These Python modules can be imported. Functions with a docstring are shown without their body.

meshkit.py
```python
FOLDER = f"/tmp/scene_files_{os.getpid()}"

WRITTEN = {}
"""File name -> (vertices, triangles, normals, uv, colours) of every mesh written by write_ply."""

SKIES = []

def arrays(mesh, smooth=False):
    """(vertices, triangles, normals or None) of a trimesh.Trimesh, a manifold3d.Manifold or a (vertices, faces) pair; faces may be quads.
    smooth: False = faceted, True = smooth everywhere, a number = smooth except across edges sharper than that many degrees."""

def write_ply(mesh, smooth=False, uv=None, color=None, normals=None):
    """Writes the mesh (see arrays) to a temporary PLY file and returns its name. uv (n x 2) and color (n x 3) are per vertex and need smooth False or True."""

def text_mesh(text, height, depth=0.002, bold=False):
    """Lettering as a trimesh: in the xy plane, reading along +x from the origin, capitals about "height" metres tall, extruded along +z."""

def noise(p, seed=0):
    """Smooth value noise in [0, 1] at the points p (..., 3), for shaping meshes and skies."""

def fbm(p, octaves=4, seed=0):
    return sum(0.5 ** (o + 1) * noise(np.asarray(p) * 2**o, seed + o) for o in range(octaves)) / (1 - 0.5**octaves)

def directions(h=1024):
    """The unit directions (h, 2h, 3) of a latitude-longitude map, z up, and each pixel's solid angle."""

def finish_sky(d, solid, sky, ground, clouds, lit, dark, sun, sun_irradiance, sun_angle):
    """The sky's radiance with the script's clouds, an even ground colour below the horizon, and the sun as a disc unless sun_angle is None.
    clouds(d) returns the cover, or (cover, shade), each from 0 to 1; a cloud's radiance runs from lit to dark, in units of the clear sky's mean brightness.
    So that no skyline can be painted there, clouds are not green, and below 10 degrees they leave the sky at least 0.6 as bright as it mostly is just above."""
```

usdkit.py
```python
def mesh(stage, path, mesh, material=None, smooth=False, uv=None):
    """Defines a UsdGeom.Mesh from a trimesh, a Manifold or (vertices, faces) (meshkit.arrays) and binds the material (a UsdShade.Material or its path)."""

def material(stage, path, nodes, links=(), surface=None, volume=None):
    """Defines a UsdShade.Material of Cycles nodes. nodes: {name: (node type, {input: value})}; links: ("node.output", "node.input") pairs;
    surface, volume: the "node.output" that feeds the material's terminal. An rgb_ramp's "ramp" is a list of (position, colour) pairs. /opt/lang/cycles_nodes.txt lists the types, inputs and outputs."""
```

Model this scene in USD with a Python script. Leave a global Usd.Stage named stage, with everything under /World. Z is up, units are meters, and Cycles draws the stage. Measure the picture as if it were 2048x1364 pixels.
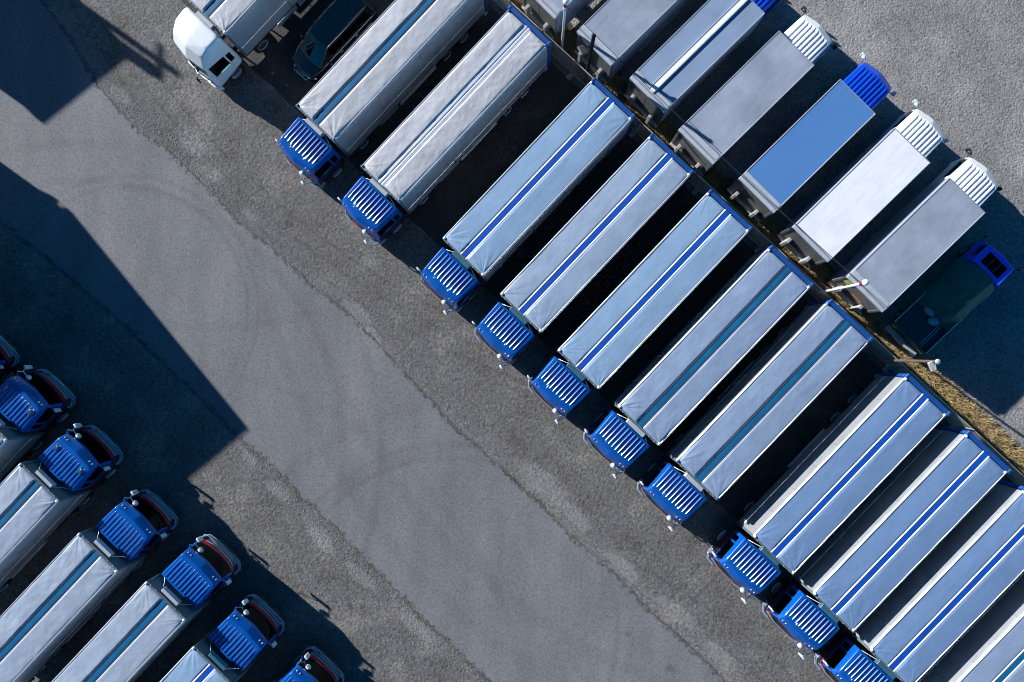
import math, random, numpy as np, trimesh, manifold3d as m3, usdkit, meshkit
from pxr import Usd, UsdGeom, UsdLux, UsdShade, Gf, Sdf, Vt

stage = Usd.Stage.CreateInMemory()
UsdGeom.SetStageUpAxis(stage, UsdGeom.Tokens.z)
UsdGeom.SetStageMetersPerUnit(stage, 1.0)
UsdGeom.Xform.Define(stage, '/World'); UsdGeom.Scope.Define(stage, '/World/Looks')

# ------------------------------------------------------------------ camera, sky, sun, exposure
EXPOSURE = 1.1
SUN_AZ = np.array([-0.815, 0.58]); SUN_AZ = SUN_AZ / np.linalg.norm(SUN_AZ)   # towards the sun
SUN_EL = math.radians(20.5)
SUN_I, SKY_S = 1.25, 0.05
FPX, CAM_H = 1560.0, 38.3867
NAD = (1075, 703)                                   # where the plumb line under the drone meets the photograph
def _cam_rot():
    d = np.array([NAD[0] - 1024, -(NAD[1] - 682), -FPX], float); d /= np.linalg.norm(d)
    z = np.array([0, 0, -1.0]); v = np.cross(d, z); c = d @ z
    K = np.array([[0, -v[2], v[1]], [v[2], 0, -v[0]], [-v[1], v[0], 0]])
    return np.eye(3) + K + K @ K / (1 + c)
RC = _cam_rot()
def P(px, py, h=0.0):
    """the point at height h that the survey of the photograph puts at pixel (px, py)"""
    d = np.array([px - 1024, -(py - 682), -FPX], float) @ RC.T
    return d[:2] * (CAM_H - h) / -d[2]

cam = UsdGeom.Camera.Define(stage, '/World/camera')
M = np.eye(4); M[:3, :3] = RC.T; M[3, :3] = (0, 0, CAM_H)
cam.AddTransformOp().Set(Gf.Matrix4d(M.tolist()))
cam.CreateHorizontalApertureAttr(36.0); cam.CreateVerticalApertureAttr(36.0 * 682 / 1024)
cam.CreateFocalLengthAttr(FPX / 2048 * 36); cam.CreateClippingRangeAttr(Gf.Vec2f(0.1, 3000))
cam.CreateExposureAttr(EXPOSURE)

def mat(name, nodes, links, surface):
    return usdkit.material(stage, '/World/Looks/' + name, nodes, links, surface=surface)
sky_m = mat('sky_look', {'s': ('sky_texture', {'sky_type': 'single_scattering', 'sun_disc': False, 'sun_elevation': SUN_EL,
             'sun_rotation': math.atan2(SUN_AZ[0], SUN_AZ[1]), 'air_density': 1.0, 'aerosol_density': 0.6, 'ozone_density': 3.0}),
             'h': ('hsv', {'saturation': 1.75, 'value': 0.9, 'hue': 0.5}),
             'b': ('background_shader', {'strength': SKY_S})}, [('s.color', 'h.color'), ('h.color', 'b.color')], 'b.background')
sky = UsdLux.DomeLight.Define(stage, '/World/sky')
UsdShade.MaterialBindingAPI.Apply(sky.GetPrim()).Bind(sky_m)
sky.GetPrim().SetCustomDataByKey('kind', 'structure')
sun = UsdLux.DistantLight.Define(stage, '/World/sun')
zz = np.array([SUN_AZ[0] * math.cos(SUN_EL), SUN_AZ[1] * math.cos(SUN_EL), math.sin(SUN_EL)])
xx = np.cross([0, 0, 1.0], zz); xx /= np.linalg.norm(xx); yy = np.cross(zz, xx)
M = np.eye(4); M[0, :3], M[1, :3], M[2, :3] = xx, yy, zz
sun.AddTransformOp().Set(Gf.Matrix4d(M.tolist()))
sun.CreateIntensityAttr(SUN_I); sun.CreateNormalizeAttr(True); sun.CreateAngleAttr(0.5); sun.CreateColorAttr(Gf.Vec3f(1.0, 0.97, 0.93))

# ------------------------------------------------------------------ helpers
RNG = np.random.default_rng(7)
taken = {}
def numbered(parent, name):
    k = taken.get((parent, name), 0); taken[(parent, name)] = k + 1
    return name if k == 0 else f'{name}_{k:03d}'
def path_of(parent): return '/World' if parent is None else str(parent.GetPath())
def tag(p, label=None, cat=None, group=None, kind=None):
    for k, v in (('label', label), ('category', cat), ('group', group), ('kind', kind)):
        if v: p.SetCustomDataByKey(k, v)
    return p
def thing(name, label, cat, loc=(0, 0, 0), rotz=0.0, group=None):
    x = UsdGeom.Xform.Define(stage, '/World/' + numbered('/World', name))
    x.AddTranslateOp().Set(Gf.Vec3d(*map(float, loc))); x.AddRotateZOp().Set(float(rotz))
    return tag(x.GetPrim(), label, cat, group)
_arr = {}
def obj(name, mesh, m, parent=None, smooth=False, label=None, kind=None):
    """ONE Mesh prim under parent (or under /World)"""
    pp = path_of(parent)
    key = (id(mesh), smooth)
    if key not in _arr: _arr[key] = (mesh, meshkit.arrays(mesh, smooth))
    v, f, n = _arr[key][1]
    me = UsdGeom.Mesh.Define(stage, pp + '/' + numbered(pp, name))
    me.CreatePointsAttr(Vt.Vec3fArray.FromNumpy(np.ascontiguousarray(v, np.float32)))
    me.CreateFaceVertexCountsAttr(Vt.IntArray.FromNumpy(np.full(len(f), 3, np.int32)))
    me.CreateFaceVertexIndicesAttr(Vt.IntArray.FromNumpy(np.ascontiguousarray(f, np.int32).ravel()))
    me.CreateSubdivisionSchemeAttr('none')
    if n is not None:
        me.CreateNormalsAttr(Vt.Vec3fArray.FromNumpy(np.ascontiguousarray(n, np.float32))); me.SetNormalsInterpolation('vertex')
    UsdShade.MaterialBindingAPI.Apply(me.GetPrim()).Bind(m)
    return tag(me.GetPrim(), label, kind=kind)

def cat(ms): return trimesh.util.concatenate(list(ms))
def box(x0, x1, y0, y1, z0, z1, c=0.0):
    """a box whose edges are chamfered by c"""
    if c <= 0:
        b = trimesh.creation.box((x1 - x0, y1 - y0, z1 - z0)); b.apply_translation(((x0 + x1) / 2, (y0 + y1) / 2, (z0 + z1) / 2)); return b
    pts = []
    for sx in (0, 1):
        for sy in (0, 1):
            for sz in (0, 1):
                p = np.array([(x0, x1)[sx], (y0, y1)[sy], (z0, z1)[sz]], float); s = np.array([1 - 2 * sx, 1 - 2 * sy, 1 - 2 * sz])
                for k in range(3):
                    q = p + s * c; q[k] = p[k]; pts.append(q)
    return trimesh.convex.convex_hull(np.array(pts))
def tube(pts, r, n=8):
    pts = np.asarray(pts, float); out = []
    for a, b in zip(pts[:-1], pts[1:]):
        out.append(trimesh.creation.cylinder(r, segment=(a, b), sections=n))
    for a in pts[1:-1]:
        s = trimesh.creation.icosphere(1, r); s.apply_translation(a); out.append(s)
    return cat(out)
def cyl(c, axis, r, h, n=20, r2=None):
    a = np.asarray(axis, float); a /= np.linalg.norm(a); c = np.asarray(c, float)
    return trimesh.creation.cylinder(r, segment=(c - a * h / 2, c + a * h / 2), sections=n)
def lathe_y(profile, n=28):
    """profile of (radius, y) turned about the y axis"""
    m = trimesh.creation.revolve(np.array(profile, float), sections=n)      # about z
    m.apply_transform(trimesh.transformations.rotation_matrix(math.pi / 2, (1, 0, 0))); return m
ICO = trimesh.creation.icosphere(2, 1.0).vertices
ICO1 = trimesh.creation.icosphere(1, 1.0).vertices
def blob(pts, r, ico=ICO):
    """rounded convex solid: hull of balls"""
    pts = np.asarray(pts, float); rr = np.full(len(pts), r) if np.ndim(r) == 0 else np.asarray(r, float)
    return trimesh.convex.convex_hull(np.vstack([p + ico * k for p, k in zip(pts, rr)]))
def mirror_y(half):
    out = []
    for p in half:
        out.append(p)
        if abs(p[1]) > 1e-6: out.append((p[0], -p[1], p[2]))
    return out
def man(t): return m3.Manifold(m3.Mesh(np.ascontiguousarray(t.vertices, np.float32), np.ascontiguousarray(t.faces, np.uint32)))
def tri(m):
    g = m.to_mesh(); return trimesh.Trimesh(g.vert_properties[:, :3], g.tri_verts, process=False)
def ellipsoid(c, r, sub=2):
    s = trimesh.creation.icosphere(sub, 1.0); s.apply_scale(r); s.apply_translation(c); return s
def moved(m, t, rz=0.0, rx=0.0, ry=0.0):
    m = m.copy(); R = trimesh.transformations.euler_matrix(rx, ry, rz); R[:3, 3] = t; m.apply_transform(R); return m

# ------------------------------------------------------------------ materials
def plain(name, c, rough=0.5, metal=0.0, coat=0.0, var=0.12, scale=3.0, bump=0.0, bscale=40.0, spec=0.5, coatr=0.05, detail=4, grime=0.0):
    """principled surface whose colour wanders a little with place"""
    dark, light = tuple(x * (1 - var) for x in c), tuple(min(1, x * (1 + var)) for x in c)
    nodes = {'g': ('geometry', {}), 'n': ('noise_texture', {'scale': scale, 'detail': detail, 'roughness': 0.6}),
             'r': ('rgb_ramp', {'ramp': [(0.3, dark), (0.7, light)]}),
             'p': ('principled_bsdf', {'roughness': rough, 'metallic': metal, 'coat_weight': coat, 'coat_roughness': coatr, 'specular_ior_level': spec})}
    links = [('g.position', 'n.vector'), ('n.fac', 'r.fac'), ('r.color', 'p.base_color')]
    if grime:      # streaks washed across the sheet, and specks
        nodes |= {'tc': ('texture_coordinate', {}), 'oi': ('object_info', {}), 'va': ('vector_math', {'math_type': 'multiply_add', 'vector2': (0.55, 3.0, 1.0)}), 'gn': ('noise_texture', {'scale': 1.6, 'detail': 6.0, 'roughness': 0.65}),
                  'gr': ('rgb_ramp', {'ramp': [(0.3, (1 - grime,) * 3), (0.55, (1, 1, 1)), (0.8, (1 + grime * 0.5,) * 3)]}), 'sp': ('noise_texture', {'scale': 22.0, 'detail': 2.0}),
                  'sr': ('rgb_ramp', {'ramp': [(0.24, (0.6, 0.6, 0.6)), (0.31, (1, 1, 1)), (1.0, (1, 1, 1))]}), 'gm': ('mix_color', {'blend_type': 'multiply', 'fac': 1.0, 'use_clamp': False}), 'gs': ('mix_color', {'blend_type': 'multiply', 'fac': 1.0, 'use_clamp': False})}
        links = [k for k in links if k != ('r.color', 'p.base_color')] + [('tc.object', 'va.vector1'), ('oi.location', 'va.vector3'), ('va.vector', 'gn.vector'), ('gn.fac', 'gr.fac'), ('r.color', 'gm.a'), ('gr.color', 'gm.b'),
                  ('g.position', 'sp.vector'), ('sp.fac', 'sr.fac'), ('gm.result', 'gs.a'), ('sr.color', 'gs.b'), ('gs.result', 'p.base_color')]
    if bump:
        nodes |= {'bn': ('noise_texture', {'scale': bscale, 'detail': 3.0}), 'b': ('bump', {'strength': bump, 'distance': 0.02})}
        links += [('g.position', 'bn.vector'), ('bn.fac', 'b.height'), ('b.normal', 'p.normal')]
    return mat(name, nodes, links, 'p.BSDF')

K = {}
K['blue_paint'] = plain('blue_paint', (0.002, 0.068, 0.315), 0.3, coat=1.0, coatr=0.07, var=0.15, scale=1.2, spec=0.15)
K['flatbed_blue'] = plain('flatbed_blue', (0.012, 0.1, 0.9), 0.35, coat=0.8, var=0.1)
K['rib_paint'] = plain('rib_paint', (0.003, 0.07, 0.31), 0.18, coat=1.0, coatr=0.13, var=0.1, spec=1.0)
K['cab_dark'] = plain('cab_dark', (0.003, 0.007, 0.02), 0.35, coat=0.5, coatr=0.06, var=0.2, scale=2, spec=0.3)
K['mirror_shell'] = plain('mirror_shell', (0.62, 0.68, 0.74), 0.25, metal=0.2, coat=0.5, var=0.05)
K['deep_blue_paint'] = plain('deep_blue_paint', (0.004, 0.055, 0.5), 0.3, coat=1.0, coatr=0.07, var=0.12, scale=1.2, spec=0.15)
K['white_paint'] = plain('white_paint', (0.74, 0.77, 0.8), 0.35, coat=0.6, coatr=0.1, var=0.04, scale=2)
K['black_paint'] = plain('black_paint', (0.006, 0.007, 0.01), 0.25, coat=1.0, coatr=0.03, var=0.2)
K['rear_blue'] = plain('rear_blue', (0.005, 0.055, 0.24), 0.45, coat=0.2, var=0.2, scale=2)
K['canvas_grey'] = plain('canvas_grey', (0.38, 0.4, 0.44), 0.5, var=0.09, scale=1.1, bump=0.12, bscale=14, spec=0.4, grime=0.09)
K['canvas_cool'] = plain('canvas_cool', (0.28, 0.335, 0.425), 0.45, var=0.09, scale=1.0, bump=0.12, bscale=13, spec=0.4, grime=0.09)
K['canvas_mist'] = plain('canvas_mist', (0.25, 0.325, 0.44), 0.4, var=0.09, scale=0.9, bump=0.1, bscale=12, spec=0.5, grime=0.09)
K['canvas_pale'] = plain('canvas_pale', (0.205, 0.275, 0.4), 0.42, var=0.09, scale=0.9, bump=0.1, bscale=12, spec=0.5, grime=0.09)
K['canvas_deep'] = plain('canvas_deep', (0.135, 0.225, 0.385), 0.4, var=0.07, scale=0.8, bump=0.06, bscale=10, spec=0.5, grime=0.09)
K['canvas_blue'] = plain('canvas_blue', (0.205, 0.315, 0.46), 0.38, var=0.07, scale=0.8, bump=0.06, bscale=10, spec=0.5, grime=0.09)
K['stripe_blue'] = plain('stripe_blue', (0.004, 0.062, 0.36), 0.45, var=0.12, scale=1.5)
K['stripe_teal'] = plain('stripe_teal', (0.005, 0.1, 0.235), 0.42, var=0.18, scale=1.5)
K['stripe_silver'] = plain('stripe_silver', (0.62, 0.66, 0.74), 0.3, metal=0.3, var=0.08, scale=2)
K['trim_white'] = plain('trim_white', (0.78, 0.78, 0.76), 0.4, var=0.05, scale=4)
K['trim_dark'] = plain('trim_dark', (0.03, 0.032, 0.035), 0.5, var=0.2, scale=4)
K['aluminium'] = plain('aluminium', (0.56, 0.6, 0.65), 0.3, metal=0.66, var=0.1, scale=1.4, bump=0.03, bscale=5)
K['aluminium_rail'] = plain('aluminium_rail', (0.55, 0.57, 0.6), 0.35, metal=0.7, var=0.06)
K['chrome'] = plain('chrome', (0.8, 0.82, 0.84), 0.1, metal=1.0, var=0.05)
K['dark_metal'] = plain('dark_metal', (0.02, 0.021, 0.023), 0.55, var=0.3, scale=6)
K['bar_metal'] = plain('bar_metal', (0.36, 0.43, 0.52), 0.2, metal=0.5, coat=0.6, var=0.15, scale=9)
K['rim_grey'] = plain('rim_grey', (0.06, 0.065, 0.075), 0.35, metal=0.4, var=0.2, scale=12)
K['rubber'] = plain('rubber', (0.015, 0.015, 0.016), 0.75, var=0.25, scale=10)
K['red_paint'] = plain('red_paint', (0.3, 0.01, 0.012), 0.35, coat=0.5, var=0.2, scale=5)
K['grey_box'] = plain('grey_box', (0.3, 0.34, 0.39), 0.45, var=0.1, scale=3)
K['teal_box'] = plain('teal_box', (0.025, 0.1, 0.155), 0.45, var=0.12, scale=3)
K['front_wall'] = plain('front_wall', (0.10, 0.13, 0.15), 0.5, var=0.15, scale=2)
K['interior'] = plain('interior', (0.018, 0.028, 0.028), 0.8, var=0.25, scale=8)
K['teal_cloth'] = plain('teal_cloth', (0.12, 0.62, 0.66), 0.8, var=0.3, scale=14)
K['lime_cloth'] = plain('lime_cloth', (0.4, 0.62, 0.22), 0.8, var=0.3, scale=14)
K['paper'] = plain('paper', (0.6, 0.62, 0.55), 0.8, var=0.1)
K['gold'] = plain('gold', (0.75, 0.52, 0.12), 0.25, metal=1.0, var=0.1)
K['lamp_amber'] = plain('lamp_amber', (0.7, 0.25, 0.02), 0.25, var=0.1)
K['lamp_clear'] = plain('lamp_clear', (0.7, 0.74, 0.76), 0.12, metal=0.5, var=0.05)
K['lamp_red'] = plain('lamp_red', (0.16, 0.008, 0.008), 0.2, var=0.1)
K['yellow_plate'] = plain('yellow_plate', (0.45, 0.5, 0.04), 0.5, var=0.15, scale=8)
K['orange_plate'] = plain('orange_plate', (0.7, 0.2, 0.02), 0.5, var=0.15, scale=8)
K['dock_grey'] = plain('dock_grey', (0.27, 0.275, 0.27), 0.6, var=0.15, scale=5)
K['gutter_grey'] = plain('gutter_grey', (0.33, 0.37, 0.43), 0.45, var=0.12, scale=3)
K['steel_grey'] = plain('steel_grey', (0.105, 0.11, 0.115), 0.55, metal=0.1, var=0.15, scale=3)
K['galvanised'] = plain('galvanised', (0.5, 0.52, 0.52), 0.45, metal=0.5, var=0.12, scale=6)
K['concrete'] = plain('concrete', (0.3, 0.3, 0.29), 0.9, var=0.2, scale=6, bump=0.3)
K['box_grey'] = plain('box_grey', (0.25, 0.285, 0.36), 0.38, var=0.24, scale=0.55, spec=0.5, detail=6, grime=0.1)
K['box_silver'] = plain('box_silver', (0.33, 0.37, 0.47), 0.32, metal=0.15, var=0.14, scale=0.5, grime=0.1)
K['box_blue'] = plain('box_blue', (0.07, 0.185, 0.42), 0.42, var=0.03, scale=0.5, grime=0.03)
K['box_white'] = plain('box_white', (0.68, 0.71, 0.77), 0.4, var=0.06, scale=0.7, grime=0.1)
K['tarp_green'] = plain('tarp_green', (0.03, 0.115, 0.09), 0.6, var=0.2, scale=2, bump=0.2, bscale=8)
K['bed_grey'] = plain('bed_grey', (0.05, 0.06, 0.075), 0.6, var=0.2, scale=5)
K['brown_pole'] = plain('brown_pole', (0.085, 0.06, 0.052), 0.6, var=0.15)
K['black_pole'] = plain('black_pole', (0.012, 0.012, 0.014), 0.85, var=0.2, spec=0.1)
K['wall_cream'] = plain('wall_cream', (0.5, 0.48, 0.43), 0.8, var=0.1, scale=1)
K['roof_slate'] = plain('roof_slate', (0.12, 0.13, 0.15), 0.6, var=0.15, scale=1)
K['dry_grass'] = plain('dry_grass', (0.42, 0.31, 0.15), 0.8, var=0.4, scale=2.2)
K['green_grass'] = plain('green_grass', (0.17, 0.21, 0.045), 0.7, var=0.4, scale=2.2)
K['pebble'] = plain('pebble', (0.27, 0.265, 0.26), 0.85, var=0.35, scale=9)
def glass(name, tint, ior=1.28):
    return mat(name, {'t': ('transparent_bsdf', {'color': tint}), 'g': ('glossy_bsdf', {'color': (0.5, 0.8, 0.85), 'roughness': 0.02}),
                      'f': ('fresnel', {'IOR': ior}), 'm': ('mix_closure', {})},
               [('f.fac', 'm.fac'), ('t.BSDF', 'm.closure1'), ('g.BSDF', 'm.closure2')], 'm.closure')
K['glass'] = glass('window_glass', (0.8, 0.93, 0.9))
K['windscreen'] = glass('windscreen_glass', (0.3, 0.36, 0.38), 2.1)
K['privacy_glass'] = glass('privacy_glass', (0.12, 0.14, 0.15))

def ground_mat(name, ramp, scale, fine, fine_scale, bump, bdist, rough=0.9, blotch=0.35, tracks=(), bscale=None, aniso=None, vor=9.0, vamt=0.2, vh=0.5, drifts=(), wear=False, tk=0.38):
    """broad blotches x fine grain, with relief; tracks: worn rubber arcs (centre, radius, half width, strength)"""
    n = {'g': ('geometry', {}), 'n1': ('noise_texture', {'scale': scale, 'detail': 6.0, 'roughness': 0.62}),
         'n2': ('noise_texture', {'scale': fine_scale, 'detail': 4.0, 'roughness': 0.7}),
         'nb': ('noise_texture', {'scale': bscale or fine_scale, 'detail': 5.0, 'roughness': 0.65}),
         'r1': ('rgb_ramp', {'ramp': ramp}), 'r2': ('rgb_ramp', {'ramp': [(0.25, (1 - fine,) * 3), (0.75, (1 + fine * 0.6,) * 3)]}),
         'mx': ('mix_color', {'blend_type': 'multiply', 'fac': 1.0, 'use_clamp': False}),
         'v': ('voronoi_texture', {'feature': 'f1', 'scale': vor, 'randomness': 1.0, 'detail': 1.0}), 'vb': ('rgb_to_bw', {}), 'vr': ('rgb_ramp', {'ramp': [(0.2, (1 - vamt,) * 3), (0.8, (1 + vamt * 0.8,) * 3)]}),
         'mv': ('mix_color', {'blend_type': 'multiply', 'fac': 1.0, 'use_clamp': False}), 'hv': ('math', {'math_type': 'multiply_add', 'value2': -vh}),
         'b': ('bump', {'strength': bump, 'distance': bdist}),
         'p': ('principled_bsdf', {'roughness': rough, 'specular_ior_level': 0.3})}
    l = [('g.position', 'n2.vector'), ('g.position', 'nb.vector'), ('n1.fac', 'r1.fac'), ('n2.fac', 'r2.fac'), ('r1.color', 'mx.a'), ('r2.color', 'mx.b'),
         ('g.position', 'v.vector'), ('v.color', 'vb.color'), ('vb.val', 'vr.fac'), ('mx.result', 'mv.a'), ('vr.color', 'mv.b'),
         ('v.distance', 'hv.value1'), ('nb.fac', 'hv.value3'), ('hv.value', 'b.height'), ('b.normal', 'p.normal')]
    if aniso:
        n['mp'] = ('mapping', {'rotation': (0, 0, aniso[0]), 'scale': aniso[1]}); l += [('g.position', 'mp.vector'), ('mp.vector', 'n1.vector')]
    else: l.append(('g.position', 'n1.vector'))
    last = 'mv.result'
    if drifts:      # tongues of pale loose gravel with ragged outlines
        n |= {'dn': ('noise_texture', {'scale': 3.4, 'detail': 7.0, 'roughness': 0.75}), 'dx': ('mix_color', {'blend_type': 'mix', 'b': (0, 0, 0)}),
              'dc': ('rgb_ramp', {'ramp': [(0.3, (0.17, 0.168, 0.168)), (0.7, (0.31, 0.305, 0.3))]}), 'dm': ('mix_color', {'blend_type': 'multiply', 'fac': 1.0, 'use_clamp': False}),
              'df': ('math', {'math_type': 'multiply', 'value2': 0.42})}
        l += [('g.position', 'dn.vector'), ('n2.fac', 'dc.fac')]; acc = None
        for i, (c, a_, b_) in enumerate(drifts):
            w = P(*c); q = f'd{i}'
            n |= {q + 'm': ('mapping', {'mapping_type': 'texture', 'location': (w[0], w[1], 0), 'rotation': (0, 0, DA + 0.1 * math.sin(i * 2.3)), 'scale': (a_, b_, 1.0)}),
                  q + 'l': ('vector_math', {'math_type': 'length'}), q + 'a': ('math', {'math_type': 'multiply_add', 'value2': 2.6}),
                  q + 'r': ('map_range', {'range_type': 'smoothstep', 'from_min': 2.6, 'from_max': 1.95, 'to_min': 0.0, 'to_max': 1.0, 'clamp': True})}
            l += [('g.position', q + 'm.vector'), (q + 'm.vector', q + 'l.vector1'), ('dn.fac', q + 'a.value1'), (q + 'l.value', q + 'a.value3'), (q + 'a.value', q + 'r.value')]
            if acc is None: acc = q + 'r.result'
            else: n[q + 'x'] = ('math', {'math_type': 'maximum'}); l += [(acc, q + 'x.value1'), (q + 'r.result', q + 'x.value2')]; acc = q + 'x.value'
        l += [(acc, 'df.value1'), ('df.value', 'dx.fac'), (last, 'dx.a'), ('dc.color', 'dm.a'), ('vr.color', 'dm.b'), ('dm.result', 'dx.b')]; last = 'dx.result'
    for i, (c, rad, hw, st) in enumerate(tracks):
        a = f't{i}'
        n |= {a + 'd': ('vector_math', {'math_type': 'distance', 'vector2': (c[0], c[1], 0.0)}),
              a + 's': ('math', {'math_type': 'subtract', 'value2': rad}), a + 'a': ('math', {'math_type': 'absolute'}),
              a + 'm': ('map_range', {'range_type': 'smoothstep', 'from_min': hw, 'from_max': hw * 0.2, 'to_min': 0.0, 'to_max': st * tk, 'clamp': True}),
              a + 'n': ('noise_texture', {'scale': 0.35, 'detail': 3.0}), a + 'k': ('math', {'math_type': 'multiply'}),
              a + 'x': ('mix_color', {'blend_type': 'mix', 'b': (0.03, 0.031, 0.034)})}
        l += [('g.position', a + 'd.vector1'), (a + 'd.value', a + 's.value1'), (a + 's.value', a + 'a.value1'), (a + 'a.value', a + 'm.value'),
              ('g.position', a + 'n.vector'), (a + 'm.result', a + 'k.value1'), (a + 'n.fac', a + 'k.value2'), (a + 'k.value', a + 'x.fac'), (last, a + 'x.a')]
        last = a + 'x.result'
    l.append((last, 'p.base_color'))
    if wear:       # the surface crumbles away towards its edge
        n |= {'wa': ('attribute', {'attribute': 'wear'}), 'wn': ('noise_texture', {'scale': 3.5, 'detail': 7.0, 'roughness': 0.75}), 'ws': ('math', {'math_type': 'add'}),
              'wr': ('map_range', {'range_type': 'smoothstep', 'from_min': 1.17, 'from_max': 1.24, 'to_min': 0.0, 'to_max': 1.0, 'clamp': True}), 'wt': ('transparent_bsdf', {}), 'wm': ('mix_closure', {})}
        l += [('g.position', 'wn.vector'), ('wn.fac', 'ws.value1'), ('wa.fac', 'ws.value2'), ('ws.value', 'wr.value'), ('wr.result', 'wm.fac'), ('p.BSDF', 'wm.closure1'), ('wt.BSDF', 'wm.closure2')]
        return mat(name, n, l, 'wm.closure')
    return mat(name, n, l, 'p.BSDF')
DA = math.atan2(-0.68, 0.735)
DR = [((238, 190), 0.75, 0.3), ((385, 288), 0.8, 0.42), ((432, 352), 0.4, 0.28), ((500, 432), 0.5, 0.22), ((715, 625), 0.85, 0.3), ((745, 668), 0.5, 0.22), ((1085, 965), 1.5, 0.55), ((1150, 1030), 1.0, 0.35),
      ((1245, 1130), 1.2, 0.32), ((1350, 1225), 1.3, 0.36), ((1440, 1310), 1.0, 0.4), ((498, 915), 0.5, 0.22), ((560, 985), 0.8, 0.3), ((640, 1075), 1.0, 0.35), ((720, 1150), 1.0, 0.3), ((830, 1250), 1.3, 0.35)]
YT = [(P(2250, 1900), 26.0 + k * 0.9 + 0.25 * math.sin(3 * k), 0.13, 0.9) for k in range(4)] + [(P(600, 2400), 33.0 + 1.1 * k, 0.12, 0.8) for k in range(3)] + \
     [(P(1650, -900), 42.0 + 0.8 * k, 0.14, 0.8) for k in range(3)] + [(P(-300, 1300), 25.5 + 0.7 * k, 0.12, 0.7) for k in range(3)] + [(P(576, 449), 0.0, 0.38, 1.6), (P(1100, 1040), 0.0, 0.3, 0.9), (P(640, 1160), 0.0, 0.35, 0.8)]
K['yard'] = ground_mat('yard_surface', [(0.28, (0.066, 0.065, 0.066)), (0.42, (0.108, 0.103, 0.099)), (0.52, (0.112, 0.111, 0.114)), (0.62, (0.148, 0.141, 0.134)), (0.75, (0.2, 0.194, 0.189))], 0.5, 0.6, 7, 0.75, 0.05, bscale=5, vor=9.0, vamt=0.28, vh=0.3, drifts=DR, tracks=YT, tk=0.5)
TR = [(P(1000, 1500), 15.0, 0.5, 0.5), (P(1000, 1500), 17.2, 0.5, 0.5), (P(150, 900), 13.5, 0.35, 0.55), (P(150, 900), 15.4, 0.35, 0.5),
      (P(300, 1500), 19.0, 0.4, 0.4), (P(1700, 300), 27.5, 0.5, 0.45), (P(1700, 300), 29.6, 0.5, 0.4), (P(420, -300), 24.0, 0.4, 0.4), (P(250, 620), 6.2, 0.18, 0.6), (P(250, 620), 6.75, 0.18, 0.6), (P(900, 1250), 8.2, 0.2, 0.6), (P(900, 1250), 8.9, 0.2, 0.5),
      (P(1339, 1336), 0.0, 0.28, 1.5), (P(1256, 1268), 0.0, 0.24, 1.6), (P(1348, 1340), 0.0, 0.2, 1.2), (P(942, 1244), 0.0, 0.22, 1.0), (P(580, 449), 0.0, 0.35, 0.8)]
K['road'] = ground_mat('road_surface', [(0.28, (0.118, 0.124, 0.135)), (0.5, (0.146, 0.152, 0.164)), (0.72, (0.178, 0.183, 0.195))], 0.45, 0.42, 10, 0.5, 0.012, rough=0.85, vor=12.0, vamt=0.14, vh=0.3, wear=True,
                       tracks=TR, aniso=(0.8, (1.0, 0.35, 1.0)))
K['lot'] = ground_mat('lot_surface', [(0.3, (0.155, 0.154, 0.157)), (0.5, (0.2, 0.198, 0.2)), (0.7, (0.265, 0.262, 0.265))], 0.35, 0.55, 9, 0.6, 0.045, bscale=8.0, vor=9.5, vamt=0.3, vh=0.5)
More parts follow.
